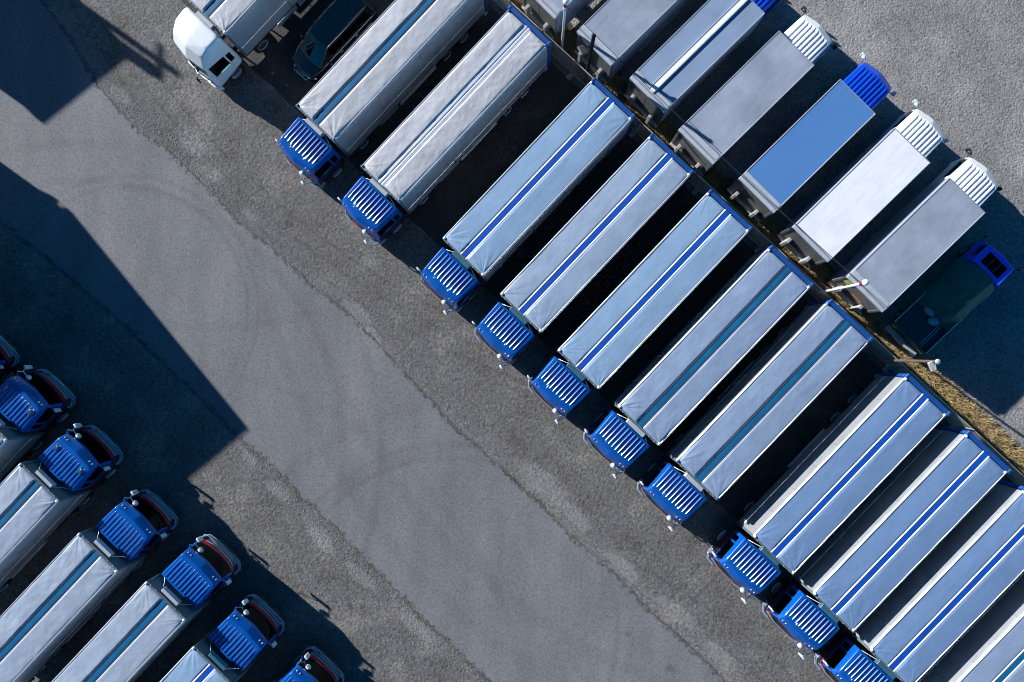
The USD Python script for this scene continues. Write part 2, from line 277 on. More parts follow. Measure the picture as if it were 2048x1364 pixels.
K['edge_dirt'] = ground_mat('edge_dirt', [(0.3, (0.055, 0.052, 0.05)), (0.5, (0.085, 0.08, 0.076)), (0.7, (0.125, 0.118, 0.112))], 1.2, 0.5, 9, 0.9, 0.05, vor=10, vamt=0.3, wear=True)
K['verge'] = ground_mat('verge_surface', [(0.3, (0.035, 0.029, 0.021)), (0.5, (0.075, 0.058, 0.038)), (0.72, (0.2, 0.15, 0.09))], 1.4, 0.5, 14, 0.9, 0.05)

# ------------------------------------------------------------------ the ground
def sheet(poly, z):
    from shapely.geometry import Polygon
    v, f = trimesh.creation.triangulate_polygon(Polygon(poly), engine='earcut')
    v = np.column_stack([v, np.full(len(v), z)])
    n = np.cross(v[f[:, 1]] - v[f[:, 0]], v[f[:, 2]] - v[f[:, 0]])[:, 2]
    f = np.where((n < 0)[:, None], f[:, ::-1], f)
    return trimesh.Trimesh(v, f, process=False)
obj('ground', sheet([(-700, -700), (700, -700), (700, 700), (-700, 700)], 0.0), K['yard'], kind='structure')
def rough_line(pts, step=0.25, amp=0.12, seed=1):
    pts = np.asarray(pts, float); r = np.random.default_rng(seed); out = []
    seg = np.linalg.norm(np.diff(pts, axis=0), axis=1); s = np.concatenate([[0], np.cumsum(seg)])
    t = np.arange(0, s[-1], step); q = np.column_stack([np.interp(t, s, pts[:, k]) for k in (0, 1)])
    d = np.gradient(q, axis=0); d /= np.linalg.norm(d, axis=1, keepdims=True); nrm = np.column_stack([-d[:, 1], d[:, 0]])
    w = np.convolve(r.normal(size=len(t) + 8), np.ones(5) / 5, 'valid')[:len(t)] + 0.8 * np.convolve(r.normal(size=len(t) + 40), np.ones(33) / 12, 'valid')[:len(t)]
    return q + nrm * (w * amp)[:, None]
NE = [P(*p) for p in ((-700, -800), (60, -40), (150, 85), (205, 178), (275, 250), (345, 302), (400, 355), (480, 440), (560, 503), (640, 580), (680, 605), (750, 672), (830, 762), (923, 861),
                      (1039, 963), (1085, 1008), (1141, 1065), (1224, 1140), (1296, 1212), (1371, 1283), (1446, 1355), (1700, 1600), (2600, 2450))]
SW = [P(*p) for p in ((-900, -420), (0, 448), (120, 545), (255, 662), (300, 708), (393, 793), (473, 877), (542, 938), (603, 1005), (657, 1049), (700, 1092), (790, 1185), (900, 1290), (985, 1375), (1300, 1680), (2100, 2450))]
ne, sw = rough_line(NE, 0.2, 0.05, 3), rough_line(SW, 0.2, 0.05, 5)
def edge_offset(q, d, w=9):
    k = np.ones(w) / w; pad = lambda a: np.concatenate([np.full(w // 2, a[0]), a, np.full(w // 2, a[-1])])
    g = np.gradient(np.column_stack([np.convolve(pad(q[:, c]), k, 'valid') for c in (0, 1)]), axis=0); g /= np.linalg.norm(g, axis=1, keepdims=True)
    return q + np.column_stack([-g[:, 1], g[:, 0]]) * d
def ribbon(q0, q1, z):
    n = len(q0); v = np.vstack([np.column_stack([q0, np.full(n, z)]), np.column_stack([q1, np.full(n, z)])]); a = np.arange(n - 1)
    f = np.vstack([np.column_stack([a, a + 1, n + a + 1]), np.column_stack([a, n + a + 1, n + a])])
    nz = np.cross(v[f[:, 1]] - v[f[:, 0]], v[f[:, 2]] - v[f[:, 0]])[:, 2]; f = np.where((nz < 0)[:, None], f[:, ::-1], f)
    return trimesh.Trimesh(v, f, process=False)
W_IN, W_OUT = 0.55, 0.25
ne_i, ne_o, sw_i, sw_o = edge_offset(ne, -W_IN), edge_offset(ne, W_OUT), edge_offset(sw, W_IN), edge_offset(sw, -W_OUT)
parts = [sheet(np.vstack([ne_i, sw_i[::-1]]), 0.008), ribbon(ne_i, ne_o, 0.008), ribbon(sw_i, sw_o, 0.008)]
wear = np.concatenate([np.zeros(len(parts[0].vertices))] + [np.concatenate([np.full(len(ne_i), 0.45), np.full(len(ne_o), 0.98)]), np.concatenate([np.full(len(sw_i), 0.45), np.full(len(sw_o), 0.98)])])
rd = obj('road', cat(parts), K['road'], kind='structure')
UsdGeom.PrimvarsAPI(rd).CreatePrimvar('wear', Sdf.ValueTypeNames.FloatArray, 'vertex').Set(Vt.FloatArray.FromNumpy(wear.astype(np.float32)))
for ln, sg in ((ne, 1), (sw, -1)):
    q0, q1 = edge_offset(ln, -0.3 * sg), edge_offset(ln, 0.42 * sg)
    ed = obj('edge_dirt', ribbon(q0, q1, 0.0045), K['edge_dirt'], kind='structure')
    wv = 0.80 + 0.7 * meshkit.fbm(np.column_stack([ln * 0.3, np.full(len(ln), 3.0 + sg)])) + 0.5 * meshkit.fbm(np.column_stack([ln * 1.3, np.full(len(ln), 8.0 + sg)]))
    UsdGeom.PrimvarsAPI(ed).CreatePrimvar('wear', Sdf.ValueTypeNames.FloatArray, 'vertex').Set(Vt.FloatArray.FromNumpy(np.concatenate([np.full(len(ln), 0.3), wv + 0.12]).astype(np.float32)))
# fence line (measured at the feet of the panels) and what lies beyond it
F0, F1 = np.array([-5.9, 20.9]), np.array([24.6, -7.9])
FD = (F1 - F0) / np.linalg.norm(F1 - F0); FN = np.array([-FD[1], FD[0]])          # FN points to the lot beyond
v0, v1 = rough_line([F0 - FD * 40 + FN * 0.15, F1 + FD * 40 + FN * 0.15], amp=0.1, seed=8), rough_line([F0 - FD * 40 + FN * 1.55, F1 + FD * 40 + FN * 1.3], amp=0.35, seed=9)
obj('lot', sheet([F0 - FD * 40 + FN * 0.9, F1 + FD * 40 + FN * 0.9, F1 + FD * 40 + FN * 60, F0 - FD * 40 + FN * 60], 0.004), K['lot'], kind='structure')
obj('verge', sheet(np.vstack([v0, v1[::-1]]), 0.009), K['verge'], kind='structure')

K['bays'] = ground_mat('row_shade_surface', [(0.3, (0.03, 0.03, 0.031)), (0.55, (0.045, 0.044, 0.044)), (0.75, (0.075, 0.073, 0.07))], 0.4, 0.5, 9, 0.7, 0.03, vor=9)  # darker ground colour with the shade between the lorries painted in
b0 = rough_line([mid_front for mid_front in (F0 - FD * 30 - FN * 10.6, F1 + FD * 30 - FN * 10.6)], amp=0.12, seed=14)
obj('parking_bays', sheet(np.vstack([b0, (F1 + FD * 30 - FN * 0.3)[None], (F0 - FD * 30 - FN * 0.3)[None]]), 0.004), K['bays'], kind='structure')  # added sheet that paints deeper shade under and between the lorries
# ------------------------------------------------------------------ wheels
TYRE = lathe_y([(0.30, -0.14), (0.46, -0.15), (0.50, -0.11), (0.505, 0.0), (0.50, 0.11), (0.46, 0.15), (0.30, 0.14), (0.30, -0.14)], 30)
def make_rim():
    d = lathe_y([(0.0, 0.03), (0.1, 0.03), (0.11, 0.10), (0.13, 0.10), (0.14, 0.02), (0.22, -0.01), (0.27, 0.1), (0.305, 0.13), (0.305, -0.12), (0.0, -0.12)], 24)
    bolts = [cyl((0.17 * math.cos(a), 0.03, 0.17 * math.sin(a)), (0, 1, 0), 0.02, 0.05, 6) for a in np.arange(8) * math.pi / 4]
    return cat([d] + bolts)
RIM = make_rim()
RING = cat([moved(trimesh.creation.torus(0.29, 0.022, 28, 8), (0, 0.125, 0), rx=math.pi / 2), lathe_y([(0.0, 0.125), (0.085, 0.12), (0.1, 0.1), (0.1, 0.06), (0.0, 0.06)], 18)])
_wc = {}
def wheel(parent, x, y, r=0.5, dual=False, rim='rim_grey'):
    s = 1 if y > 0 else -1; key = (x, y, r, dual)
    if key not in _wc:
        flip = np.diag([1, s, 1, 1.0]); sc = r / 0.505
        def pl(m):
            q = m.copy(); q.apply_scale(sc); q.apply_transform(flip)
            if s < 0: q.invert()
            q.apply_translation((x, y, r)); return q
        t = pl(TYRE)
        if dual:
            t2 = t.copy(); t2.apply_translation((0, -s * 0.33, 0)); t = cat([t, t2])
        _wc[key] = (t, pl(RIM), pl(RING))
    t, rm, rg = _wc[key]
    w = obj('wheel', t, K['rubber'], parent, 40); obj('rim', rm, K[rim], w, 40); obj('hub_ring', rg, K['mirror_shell'], w, 40)

# ------------------------------------------------------------------ cabs
def heavy_half(r=0.07):
    return mirror_y([(0.33, 1.06, 2.86), (0.33, 1.12, 2.3), (0.33, 1.13, 0.95), (1.62, 1.0, 2.85), (1.70, 0.0, 2.88), (1.85, 0.98, 2.54), (1.95, 0.0, 2.58),
                     (1.90, 1.09, 1.65), (2.05, 0.55, 1.65), (2.08, 0.0, 1.65), (1.93, 1.11, 0.75), (2.08, 0.55, 0.75), (2.11, 0.0, 0.75), (0.33, 0.0, 2.9)])
def tall_half():
    return mirror_y([(0.42, 0.92, 3.42), (0.42, 1.04, 2.7), (0.42, 1.05, 1.05), (1.0, 0.90, 3.38), (1.4, 0.84, 3.12), (1.5, 0.0, 3.2), (1.72, 0.92, 2.5), (1.84, 0.0, 2.56),
                     (1.82, 1.0, 1.65), (1.97, 0.0, 1.65), (1.84, 1.02, 0.8), (2.0, 0.0, 0.8), (0.42, 0.0, 3.46), (1.05, 0.0, 3.42)])
def light_half():
    return mirror_y([(0.10, 0.86, 2.30), (0.10, 0.93, 1.7), (0.12, 0.94, 0.7), (1.15, 0.82, 2.28), (1.22, 0.0, 2.33), (1.36, 0.80, 2.1), (1.47, 0.0, 2.12),
                     (1.50, 0.9, 1.35), (1.66, 0.0, 1.35), (1.52, 0.92, 0.6), (1.68, 0.0, 0.6), (0.10, 0.0, 2.34)])
SPEC = {  # half profile, windshield z, half width, side window x and z, inner floor, shift of the front
    'heavy': dict(h=heavy_half, wz=(1.58, 2.50), wy=1.05, sx=(0.82, 1.76), sz=(1.66, 2.52), r=0.07, zs=1.62),
    'tall': dict(h=tall_half, wz=(1.6, 2.5), wy=1.02, sx=(0.8, 1.72), sz=(1.6, 2.5), r=0.18, zs=0.3),
    'light': dict(h=light_half, wz=(1.38, 2.06), wy=0.86, sx=(0.45, 1.38), sz=(1.4, 2.07), r=0.06, zs=0.5)}
_cab = {}
def soft(t, n=6):
    q = tri(man(t).refine_to_length(0.09)); q = trimesh.Trimesh(q.vertices, q.faces, process=True)
    return trimesh.smoothing.filter_laplacian(q, lamb=0.5, iterations=n)
def cab_parts(kind):
    if kind in _cab: return _cab[kind]
    S = SPEC[kind]; r = S['r']; pts = S['h'](); hull = lambda k: man(soft(blob(pts, k), 5 if kind != 'tall' else 3))
    outer, inner = hull(r), hull(r - 0.045)
    x1 = max(p[0] for p in pts)
    ws = man(box(x1 - 0.55, x1 + 0.5, -S['wy'], S['wy'], S['wz'][0], S['wz'][1])) - man(box(0, x1 - 0.3, -9, 9, 0, 5)) if kind != 'x' else None
    ws = man(box(x1 - 0.42, x1 + 0.5, -S['wy'], S['wy'], S['wz'][0], S['wz'][1]))
    sw = man(box(S['sx'][0], S['sx'][1], -2, 2, S['sz'][0], S['sz'][1]))
    rear2 = man(box(0.45, 0.72, -2, 2, S['sz'][0] + 0.1, S['sz'][1] - 0.05)) if kind != 'light' else m3.Manifold()
    shell = outer - inner - ws - sw - rear2
    lowcut = man(box(-9, 9, -9, 9, -9, S['zs'])); lower = shell ^ lowcut; shell = shell - man(box(-9, 9, -9, 9, -9, S['zs'] + 0.006))
    pane = hull(r - 0.012) - hull(r - 0.022)
    out = {'shell': tri(shell), 'lower': tri(lower) if kind == 'heavy' else None, 'windshield': tri(pane ^ ws), 'sw': [tri(pane ^ sw ^ man(box(-5, 5, 0, 5, 0, 9))), tri(pane ^ sw ^ man(box(-5, 5, -5, 0, 0, 9)))],
           'rw': [] if kind == 'light' else [tri(pane ^ rear2 ^ man(box(-5, 5, 0, 5, 0, 9))), tri(pane ^ rear2 ^ man(box(-5, 5, -5, 0, 0, 9)))]}
    def band(z0, z1, ro, ri, y0=-2, y1=2, xm=None):
        return tri((hull(ro) - hull(ri)) ^ man(box((x1 - 0.35) if xm is None else xm, x1 + 1, y0, y1, z0, z1)))
    out['band'] = band; out['x1'] = x1
    zt = max(p[2] for p in pts) + r
    if kind == 'heavy':
        out['door_line'] = [band(1.36, 1.44, r + 0.012, r - 0.01, *sorted((s * 0.9, s * 2)), xm=0.35) for s in (1, -1)]
        out['red'] = band(1.3, 1.53, r + 0.022, r - 0.01, -1.0, 1.0)
        out['bars'] = [band(1.14, 1.25, r + 0.03, r - 0.01, -0.92, 0.92), band(0.98, 1.06, r + 0.05, r - 0.01, -0.9, 0.9), band(0.84, 0.92, r + 0.06, r - 0.01, -0.9, 0.9)]
        bp = mirror_y([(1.95, 1.14, 0.66), (2.14, 0.9, 0.68), (2.2, 0, 0.68), (1.95, 1.14, 0.36), (2.14, 0.9, 0.34), (2.2, 0, 0.34), (1.6, 1.16, 0.6), (1.6, 1.16, 0.4)])
        bo = man(blob(bp, 0.05, ICO1))
        out['bumper'] = tri(bo - man(box(2.16, 3, -0.55, 0.55, 0.42, 0.6)))
        out['lip'] = tri((man(blob(bp, 0.065, ICO1)) - bo) ^ (man(box(0, 3, -2, 2, 0.62, 0.7)) + man(box(0, 3, -2, 2, 0.4, 0.46))))
        out['guard'] = [tube([(1.72, s * 1.19, 1.05), (1.98, s * 1.19, 1.0), (2.18, s * 1.02, 0.98), (2.22, s * 0.72, 0.98)], 0.028) for s in (1, -1)] + \
                       [tube([(1.7, s * 1.2, 0.86), (2.0, s * 1.2, 0.84), (2.22, s * 1.0, 0.82), (2.27, s * 0.6, 0.82)], 0.028) for s in (1, -1)]
        out['head'] = [blob([(2.1, s * 0.72, 0.58), (2.14, s * 0.72, 0.46), (1.99, s * 1.0, 0.58), (2.02, s * 1.0, 0.46)], 0.06, ICO1) for s in (1, -1)]
        ov = np.array(tri(outer).vertices); ov = ov[ov[:, 2] > 2.6]
        from scipy.interpolate import griddata
        zr = lambda x, y: float(griddata(ov[:, :2], ov[:, 2], (x, y), method='linear'))
        ribs = []
        for y in np.linspace(-0.88, 0.88, 10):
            xf = 1.5 - 0.06 * (y / 0.88) ** 2
            ribs.append(blob([(x_, y, zr(x_, y) - 0.012 - 0.02 * (x_ == xf)) for x_ in (0.40, 0.8, 1.2, xf)], 0.046, ICO1))
        out['ribs'] = ribs
        out['brow'] = [blob([(1.42, y, 2.94), (1.66, y, 2.92)], 0.016, ICO1) for y in (-0.42, 0.42)]
        out['lamps'] = [blob([(1.82, y, 2.74 + 0.03 * (1 - abs(y))), (1.80, y, 2.79)], 0.025, ICO1) for y in (-0.9, -0.72, 0.72, 0.9)]
    elif kind == 'light':
        out['ribs'] = []
        for i, y in enumerate(np.linspace(-0.68, 0.68, 8)):
            za = 2.405 - 0.045 * abs(y) / 0.82; zb = 2.393 - 0.05 * abs(y) / 0.82; xe = 1.2 - 0.06 * abs(y)
            out['ribs'].append(blob([(0.14, y - 0.025, za), (0.14, y + 0.025, za), (xe - 0.1, y - 0.025, zb), (xe - 0.1, y + 0.025, zb), (xe, y, zb - 0.02)], 0.032, ICO1))
        out['bumper'] = blob(mirror_y([(1.5, 0.94, 0.55), (1.72, 0.6, 0.55), (1.74, 0, 0.55), (1.5, 0.94, 0.35), (1.72, 0.6, 0.35)]), 0.05, ICO1)
        out['bars'] = [band(0.9, 1.0, r + 0.02, r - 0.01, -0.6, 0.6)]
        out['head'] = [blob([(1.6, s * 0.72, 0.78), (1.62, s * 0.6, 0.78), (1.6, s * 0.72, 0.9)], 0.06, ICO1) for s in (1, -1)]
    else:
        out['bumper'] = blob(mirror_y([(1.95, 1.13, 0.62), (2.16, 0.9, 0.62), (2.2, 0, 0.62), (1.95, 1.13, 0.34), (2.16, 0.9, 0.34)]), 0.05, ICO1)
        out['bars'] = [band(1.1, 1.22, r + 0.03, r - 0.01, -0.8, 0.8), band(0.9, 1.0, r + 0.03, r - 0.01, -0.8, 0.8)]
        out['head'] = [blob([(2.1, s * 0.72, 0.72), (1.99, s * 1.0, 0.72), (2.1, s * 0.72, 0.86)], 0.06, ICO1) for s in (1, -1)]
        out['ribs'] = []
    if kind == 'light':
        def wide(m): m = m.copy(); m.apply_scale((1.3, 1.03, 1.06)); return m
        for k_ in list(out):
            if isinstance(out[k_], trimesh.Trimesh): out[k_] = wide(out[k_])
            elif isinstance(out[k_], list): out[k_] = [wide(m) for m in out[k_]]
    _cab[kind] = out
    return out
SEAT = {k: cat([box(x, x + 0.5, y - 0.24, y + 0.24, z, z + 0.22, 0.05), box(x - 0.12, x + 0.06, y - 0.24, y + 0.24, z + 0.1, z + 0.85, 0.05)])
        for k, (x, y, z) in {'a': (0.85, 0.55, 1.35), 'b': (0.85, -0.55, 1.35), 'c': (0.45, 0.45, 0.95), 'd': (0.45, -0.45, 0.95)}.items()}
DASH = box(1.66, 1.98, -1.0, 1.0, 1.2, 1.62, 0.06); DASH_L = box(1.62, 1.98, -0.8, 0.8, 0.9, 1.3, 0.05)
WHEELR = moved(trimesh.creation.torus(0.22, 0.022, 24, 8), (1.5, -0.55, 1.72), ry=-0.6); WHEELR_L = moved(trimesh.creation.torus(0.19, 0.02, 20, 8), (1.5, -0.42, 1.42), ry=-0.6)
_mir = {}
def mirrors(c, kind, col='chrome'):
    if kind not in _mir:
        if kind == 'light':
            L = [('mirror_arm', tube([(1.42, 0.9, 1.7), (1.62, 0.98, 1.85), (1.78, 1.12, 1.8)], 0.016)), ('mirror', blob([(1.78, 1.05, 1.65), (1.78, 1.2, 1.65), (1.78, 1.05, 1.9), (1.78, 1.2, 1.9)], 0.045, ICO1)),
                 ('mirror', ellipsoid((1.62, 1.03, 1.98), (0.07, 0.12, 0.1))), ('mirror_arm', tube([(1.4, -0.9, 1.7), (1.52, -1.1, 1.78)], 0.016)),
                 ('mirror', blob([(1.54, -1.08, 1.6), (1.54, -1.2, 1.6), (1.54, -1.08, 1.86), (1.54, -1.2, 1.86)], 0.045, ICO1))]
        else:
            L = [('mirror_arm', tube([(1.86, 1.1, 2.45), (2.02, 1.14, 2.52), (2.2, 0.92, 2.55), (2.12, 0.66, 2.48)], 0.018)), ('mirror_arm', tube([(1.88, 1.1, 1.9), (2.12, 1.16, 2.0), (2.36, 1.0, 2.3)], 0.018)),
                 ('mirror_arm', tube([(2.2, 0.92, 2.55), (2.38, 0.98, 2.52)], 0.018)),
                 ('mirror', ellipsoid((2.1, 0.62, 2.38), (0.115, 0.14, 0.12))), ('mirror', blob([(2.41, 0.94, 2.12), (2.43, 1.06, 2.12), (2.39, 0.94, 2.5), (2.41, 1.06, 2.5)], (0.04, 0.04, 0.06, 0.06), ICO1)),
                 ('mirror_arm', tube([(1.82, -1.1, 2.4), (1.84, -1.3, 2.36)], 0.018)), ('mirror_arm', tube([(1.82, -1.1, 1.8), (1.84, -1.32, 1.92)], 0.018)),
                 ('mirror', blob([(1.82, -1.28, 1.92), (1.80, -1.40, 1.92), (1.82, -1.28, 2.32), (1.80, -1.40, 2.32)], 0.045, ICO1))]
        if kind == 'light': L = [(n_, moved(m_, (0.42, 0, 0.05))) for n_, m_ in L]
        _mir[kind] = L
    for n, m in _mir[kind]: obj(n, m, K[('chrome' if kind == 'heavy' else 'dark_metal') if n == 'mirror_arm' else col], c, 40)
def build_cab(t, kind, paint, seed=0, extras=()):
    C = cab_parts(kind); r = np.random.default_rng(seed)
    c = obj('cab', C['shell'], K[paint], t, 55 if kind == 'tall' else 32)
    if C['lower'] is not None:
        obj('lower_cab', C['lower'], K['cab_dark'], c, 32)
        for tl in C['door_line']: obj('door_stripe', tl, K['red_paint'], c, 40)
    obj('windshield', C['windshield'], K['glass'], c, 32)
    for w in C['sw']: obj('side_window', w, K['glass'], c, 32)
    for w in C['rw']: obj('rear_side_window', w, K['privacy_glass'], c, 32)
    for rb in C['ribs']: obj('roof_rib', rb, K['rib_paint' if paint == 'blue_paint' else paint], c, 40)
    for b in C.get('brow', ()): obj('roof_bead', b, K[paint], c, 40)
    for b in C.get('lamps', ()): obj('marker_lamp', b, K['lamp_clear'], c, 40)
    for b in C['bars']: obj('grille_bar', b, K['bar_metal' if kind == 'heavy' else 'trim_dark'], c, 32)
    obj('bumper', C['bumper'], K['chrome' if kind == 'heavy' else paint], c, 40)
    if kind == 'heavy':
        obj('grille_panel', C['red'], K['red_paint'], c, 32); obj('bumper_lip', C['lip'], K['trim_dark'], c)
        for g in C['guard']: obj('bumper_guard', g, K['bar_metal'], c, 40)
    for h in C['head']: obj('headlight', h, K['lamp_clear'], c, 40)
    light = kind == 'light'
    for k in (('c', 'd') if light else ('a', 'b')): obj('seat', SEAT[k], K['interior'], c)
    obj('dashboard', DASH_L if light else DASH, K['interior'], c); obj('steering_wheel', WHEELR_L if light else WHEELR, K['dark_metal'], c, 40)
    if not light:
        for _ in range(r.integers(3, 6)):
            y = r.uniform(-0.85, 0.85); w, d = r.uniform(0.08, 0.24), r.uniform(0.07, 0.12)
            obj('dashboard_item', box(1.82 - d, 1.82 + d, y - w, y + w, 1.62, 1.62 + r.uniform(0.02, 0.12), 0.006), K[r.choice(['teal_cloth', 'teal_cloth', 'teal_cloth', 'lime_cloth', 'paper'])], c)
    mirrors(c, 'light' if light else 'heavy', 'trim_dark' if 'black mirrors' in extras else 'mirror_shell')
    if 'horns' in extras:
        for y in (0.78, -0.78): obj('air_horn', blob([(1.15, y, 2.99), (1.36, y, 2.99)], (0.025, 0.045), ICO1), K['gold'], c, 40)
    return c

# ------------------------------------------------------------------ wing-body lorry (about 12 m)
BL, BW, BZ = 9.62, 1.235, 3.72     # body length, half width, roof height
NX, NY = 230, 26
def roof_sheet(side, seed, fold, wr, BW=1.235):
    """one wing's roof cover with its slack: faint ripples everywhere, folds running into the corners"""
    r = np.random.default_rng(seed * 2 + (side > 0)); o = r.uniform(-50, 50, 3)
    x, y = np.meshgrid(np.linspace(-BL + 0.03, -0.03, NX), np.linspace(0.175, BW - 0.04, NY), indexing='ij')
    q = np.stack([x * 1.25 + y * 1.1, x * -0.8 + y * 2.0, np.zeros_like(x)], -1).reshape(-1, 3) + o
    a = meshkit.fbm(q * 0.9).reshape(x.shape); b = meshkit.fbm(q * np.array([2.6, 1.2, 1]) + 9).reshape(x.shape)
    c2 = meshkit.fbm(q @ np.array([[3.2, 1.0, 0], [-1.5, 2.2, 0], [0, 0, 1]]) + 31).reshape(x.shape)
    z = BZ + 0.012 - 0.03 * (y / BW) ** 2 + wr * (0.030 * a + 0.010 * b + 0.004 * c2)
    for cx, k in ((-0.03, 1.0), (-BL + 0.03, 0.7)):
        for cy, kk in ((BW - 0.04, 1.0), (0.175, 0.3)):
            dx, dy = np.abs(x - cx), np.abs(y - cy); dist = np.hypot(dx, dy); ang = np.arctan2(dy, dx + 1e-6)
            so = r.uniform(0, 60); fn = meshkit.fbm(np.stack([ang.ravel() * 4.2 + so, dist.ravel() * 0.55, 0 * ang.ravel() + cx], -1)).reshape(x.shape)
            z += fold * k * kk * 0.055 * fn * np.clip(dist / 0.3, 0, 1) * np.exp(-(dist / r.uniform(0.75, 1.25)) ** 2)
    for sx in np.arange(-BL + r.uniform(1.3, 2.0), -0.5, r.uniform(1.9, 2.5)): z += 0.006 * np.exp(-((x - sx) / 0.03) ** 2)
    edge = np.clip(np.minimum.reduce([(y - 0.175) / 0.08, (BW - 0.04 - y) / 0.08, (-0.03 - x) / 0.1, (x + BL - 0.03) / 0.1]), 0, 1)
    z = (BZ - 0.004) * (1 - edge) + z * edge
    v = np.stack([x, side * y, z], -1).reshape(-1, 3); i = np.arange(NX * NY).reshape(NX, NY)
    f = np.concatenate([np.stack([i[:-1, :-1], i[1:, :-1], i[1:, 1:]], -1).reshape(-1, 3), np.stack([i[:-1, :-1], i[1:, 1:], i[:-1, 1:]], -1).reshape(-1, 3)])
    if side < 0: f = f[:, ::-1]
    # a skirt gives the cover its thickness
    rim = np.concatenate([i[:, 0], i[-1, 1:], i[-2::-1, -1], i[0, -2:0:-1]]); k0 = len(v); low = v[rim].copy(); low[:, 2] = BZ - 0.06
    v = np.vstack([v, low]); m = len(rim); j = np.arange(m); jn = (j + 1) % m
    sk = np.concatenate([np.stack([rim[j], k0 + j, k0 + jn], -1), np.stack([rim[j], k0 + jn, rim[jn]], -1)])
    if side < 0: sk = sk[:, ::-1]
    return trimesh.Trimesh(v, np.vstack([f, sk]), process=False)
G = {}
from shapely.geometry import Polygon
def body_geo(rw):
    g = {'side': {}}
    if rw > 1.2: prof = [(BW + 0.005, 1.92), (BW + 0.02, 2.05), (BW + 0.022, 2.9), (BW + 0.016, 3.3), (BW + 0.002, 3.55), (BW - 0.03, 3.66), (BW - 0.06, 3.66), (BW - 0.06, 1.92)]
    else: prof = [(BW + 0.005, 1.92), (BW + 0.02, 2.05), (BW + 0.022, 2.7), (BW + 0.012, 3.0), (BW - 0.012, 3.28), (rw + 0.04, 3.5), (rw + 0.006, 3.62), (rw - 0.02, 3.66), (rw - 0.06, 3.66), (rw - 0.06, 1.92)]
    for s in (1, -1):
        m = trimesh.creation.extrude_polygon(Polygon(prof), 1.0); n = 7; L = (BL - 0.1) / n; g['side'][s] = []
        for k in range(n):
            q = m.copy(); vv = np.array(q.vertices)
            q.vertices = np.column_stack([-0.05 - L * k - vv[:, 2] * (L - 0.008) - 0.004, s * vv[:, 0], vv[:, 1]]); q.fix_normals(); g['side'][s].append(q)
    g['rail'] = {s: cat([box(-BL, 0, *sorted((s * (rw - 0.045), s * (rw + 0.012))), BZ - 0.05, BZ + 0.012, 0.012), box(-BL, 0, *sorted((s * (rw + 0.004), s * (rw + 0.03))), BZ - 0.09, BZ - 0.055, 0.008)]) for s in (1, -1)}
    g['core'] = box(-BL + 0.05, -0.05, -rw + 0.075, rw - 0.075, 1.15, BZ - 0.065)
    g['cap'] = [blob([(-0.05, s * (rw - 0.05), BZ - 0.1), (-0.05, s * (rw - 0.05), BZ + 0.0)], 0.065, ICO1) for s in (1, -1)]
    g['cap_rear'] = [blob([(-BL + 0.06, s * (rw - 0.05), BZ - 0.1), (-BL + 0.06, s * (rw - 0.05), BZ + 0.0)], 0.065, ICO1) for s in (1, -1)]
    return g
BODY = {rw: body_geo(rw) for rw in (1.235, 1.185)}
G['gate'] = {s: [box(-0.05 - (BL - 0.1) / 3 * (k + 1) + 0.012, -0.05 - (BL - 0.1) / 3 * k - 0.012, s * BW - 0.03, s * BW + 0.03, 1.16, 1.9, 0.012) for k in range(3)] for s in (1, -1)}
G['floor'] = box(-BL, 0, -BW + 0.01, BW - 0.01, 1.0, 1.15)
G['front'] = cat([box(-0.045, 0.0, -BW, BW, 1.0, BZ, 0.01), box(0.0, 0.05, -BW, -BW + 0.1, 1.0, BZ - 0.01, 0.012), box(0.0, 0.05, BW - 0.1, BW, 1.0, BZ - 0.01, 0.012), box(0.0, 0.05, -BW + 0.1, BW - 0.1, BZ - 0.12, BZ - 0.01, 0.012)])
G['hook'] = [blob([(0.03, y, BZ), (0.03, y + 0.05, BZ)], 0.016, ICO1) for y in (-0.95, -0.6, 0.62, 0.95)]
G['rear_beam'] = cat([box(-BL - 0.19, -BL + 0.0, -BW, BW, 3.5, 3.79, 0.02)])
G['rear_post'] = [box(-BL - 0.17, -BL, *sorted((s * (BW + 0.02), s * (BW - 0.14))), 0.95, 3.5, 0.015) for s in (1, -1)]
G['rear_cap'] = [box(-BL - 0.2, -BL + 0.02, *sorted((s * (BW + 0.025), s * (BW - 0.1))), 3.62, 3.81, 0.025) for s in (1, -1)]
G['rear_door'] = [box(-BL - 0.13, -BL - 0.06, *sorted((s * 0.012, s * (BW - 0.15))), 1.12, 3.48, 0.012) for s in (1, -1)]
G['door_bar'] = [tube([(-BL - 0.15, s * y, 1.15), (-BL - 0.15, s * y, 3.45)], 0.018, 6) for s in (1, -1) for y in (0.2, 0.8)]
G['rear_bumper'] = box(-BL - 0.15, -BL + 0.05, -1.15, 1.15, 0.45, 0.6, 0.02)
G['rear_lamp'] = [box(-BL - 0.17, -BL - 0.1, *sorted((s * 0.7, s * 1.1)), 0.65, 0.8, 0.015) for s in (1, -1)]
G['frame'] = cat([box(-BL + 0.2, 1.9, s * 0.43 - 0.05, s * 0.43 + 0.05, 0.7, 0.98) for s in (1, -1)] + [box(x, x + 0.12, -0.38, 0.38, 0.74, 0.94) for x in np.arange(-9, 1.8, 1.35)])
G['axle'] = [cyl((x, 0, 0.5), (0, 1, 0), 0.09, 2.0, 12) for x in (0.95, -0.95, -6.9, -8.1)]
G['tank'] = cyl((-2.8, 0.9, 0.66), (1, 0, 0), 0.3, 1.3, 22); G['tank_cap'] = cyl((-2.4, 0.98, 0.96), (0, 0.2, 1), 0.06, 0.06, 12)
G['battery'] = box(-2.9, -2.1, -1.15, -0.62, 0.4, 0.9, 0.03); G['air'] = cyl((-3.6, -0.85, 0.62), (1, 0, 0), 0.15, 1.0, 16)
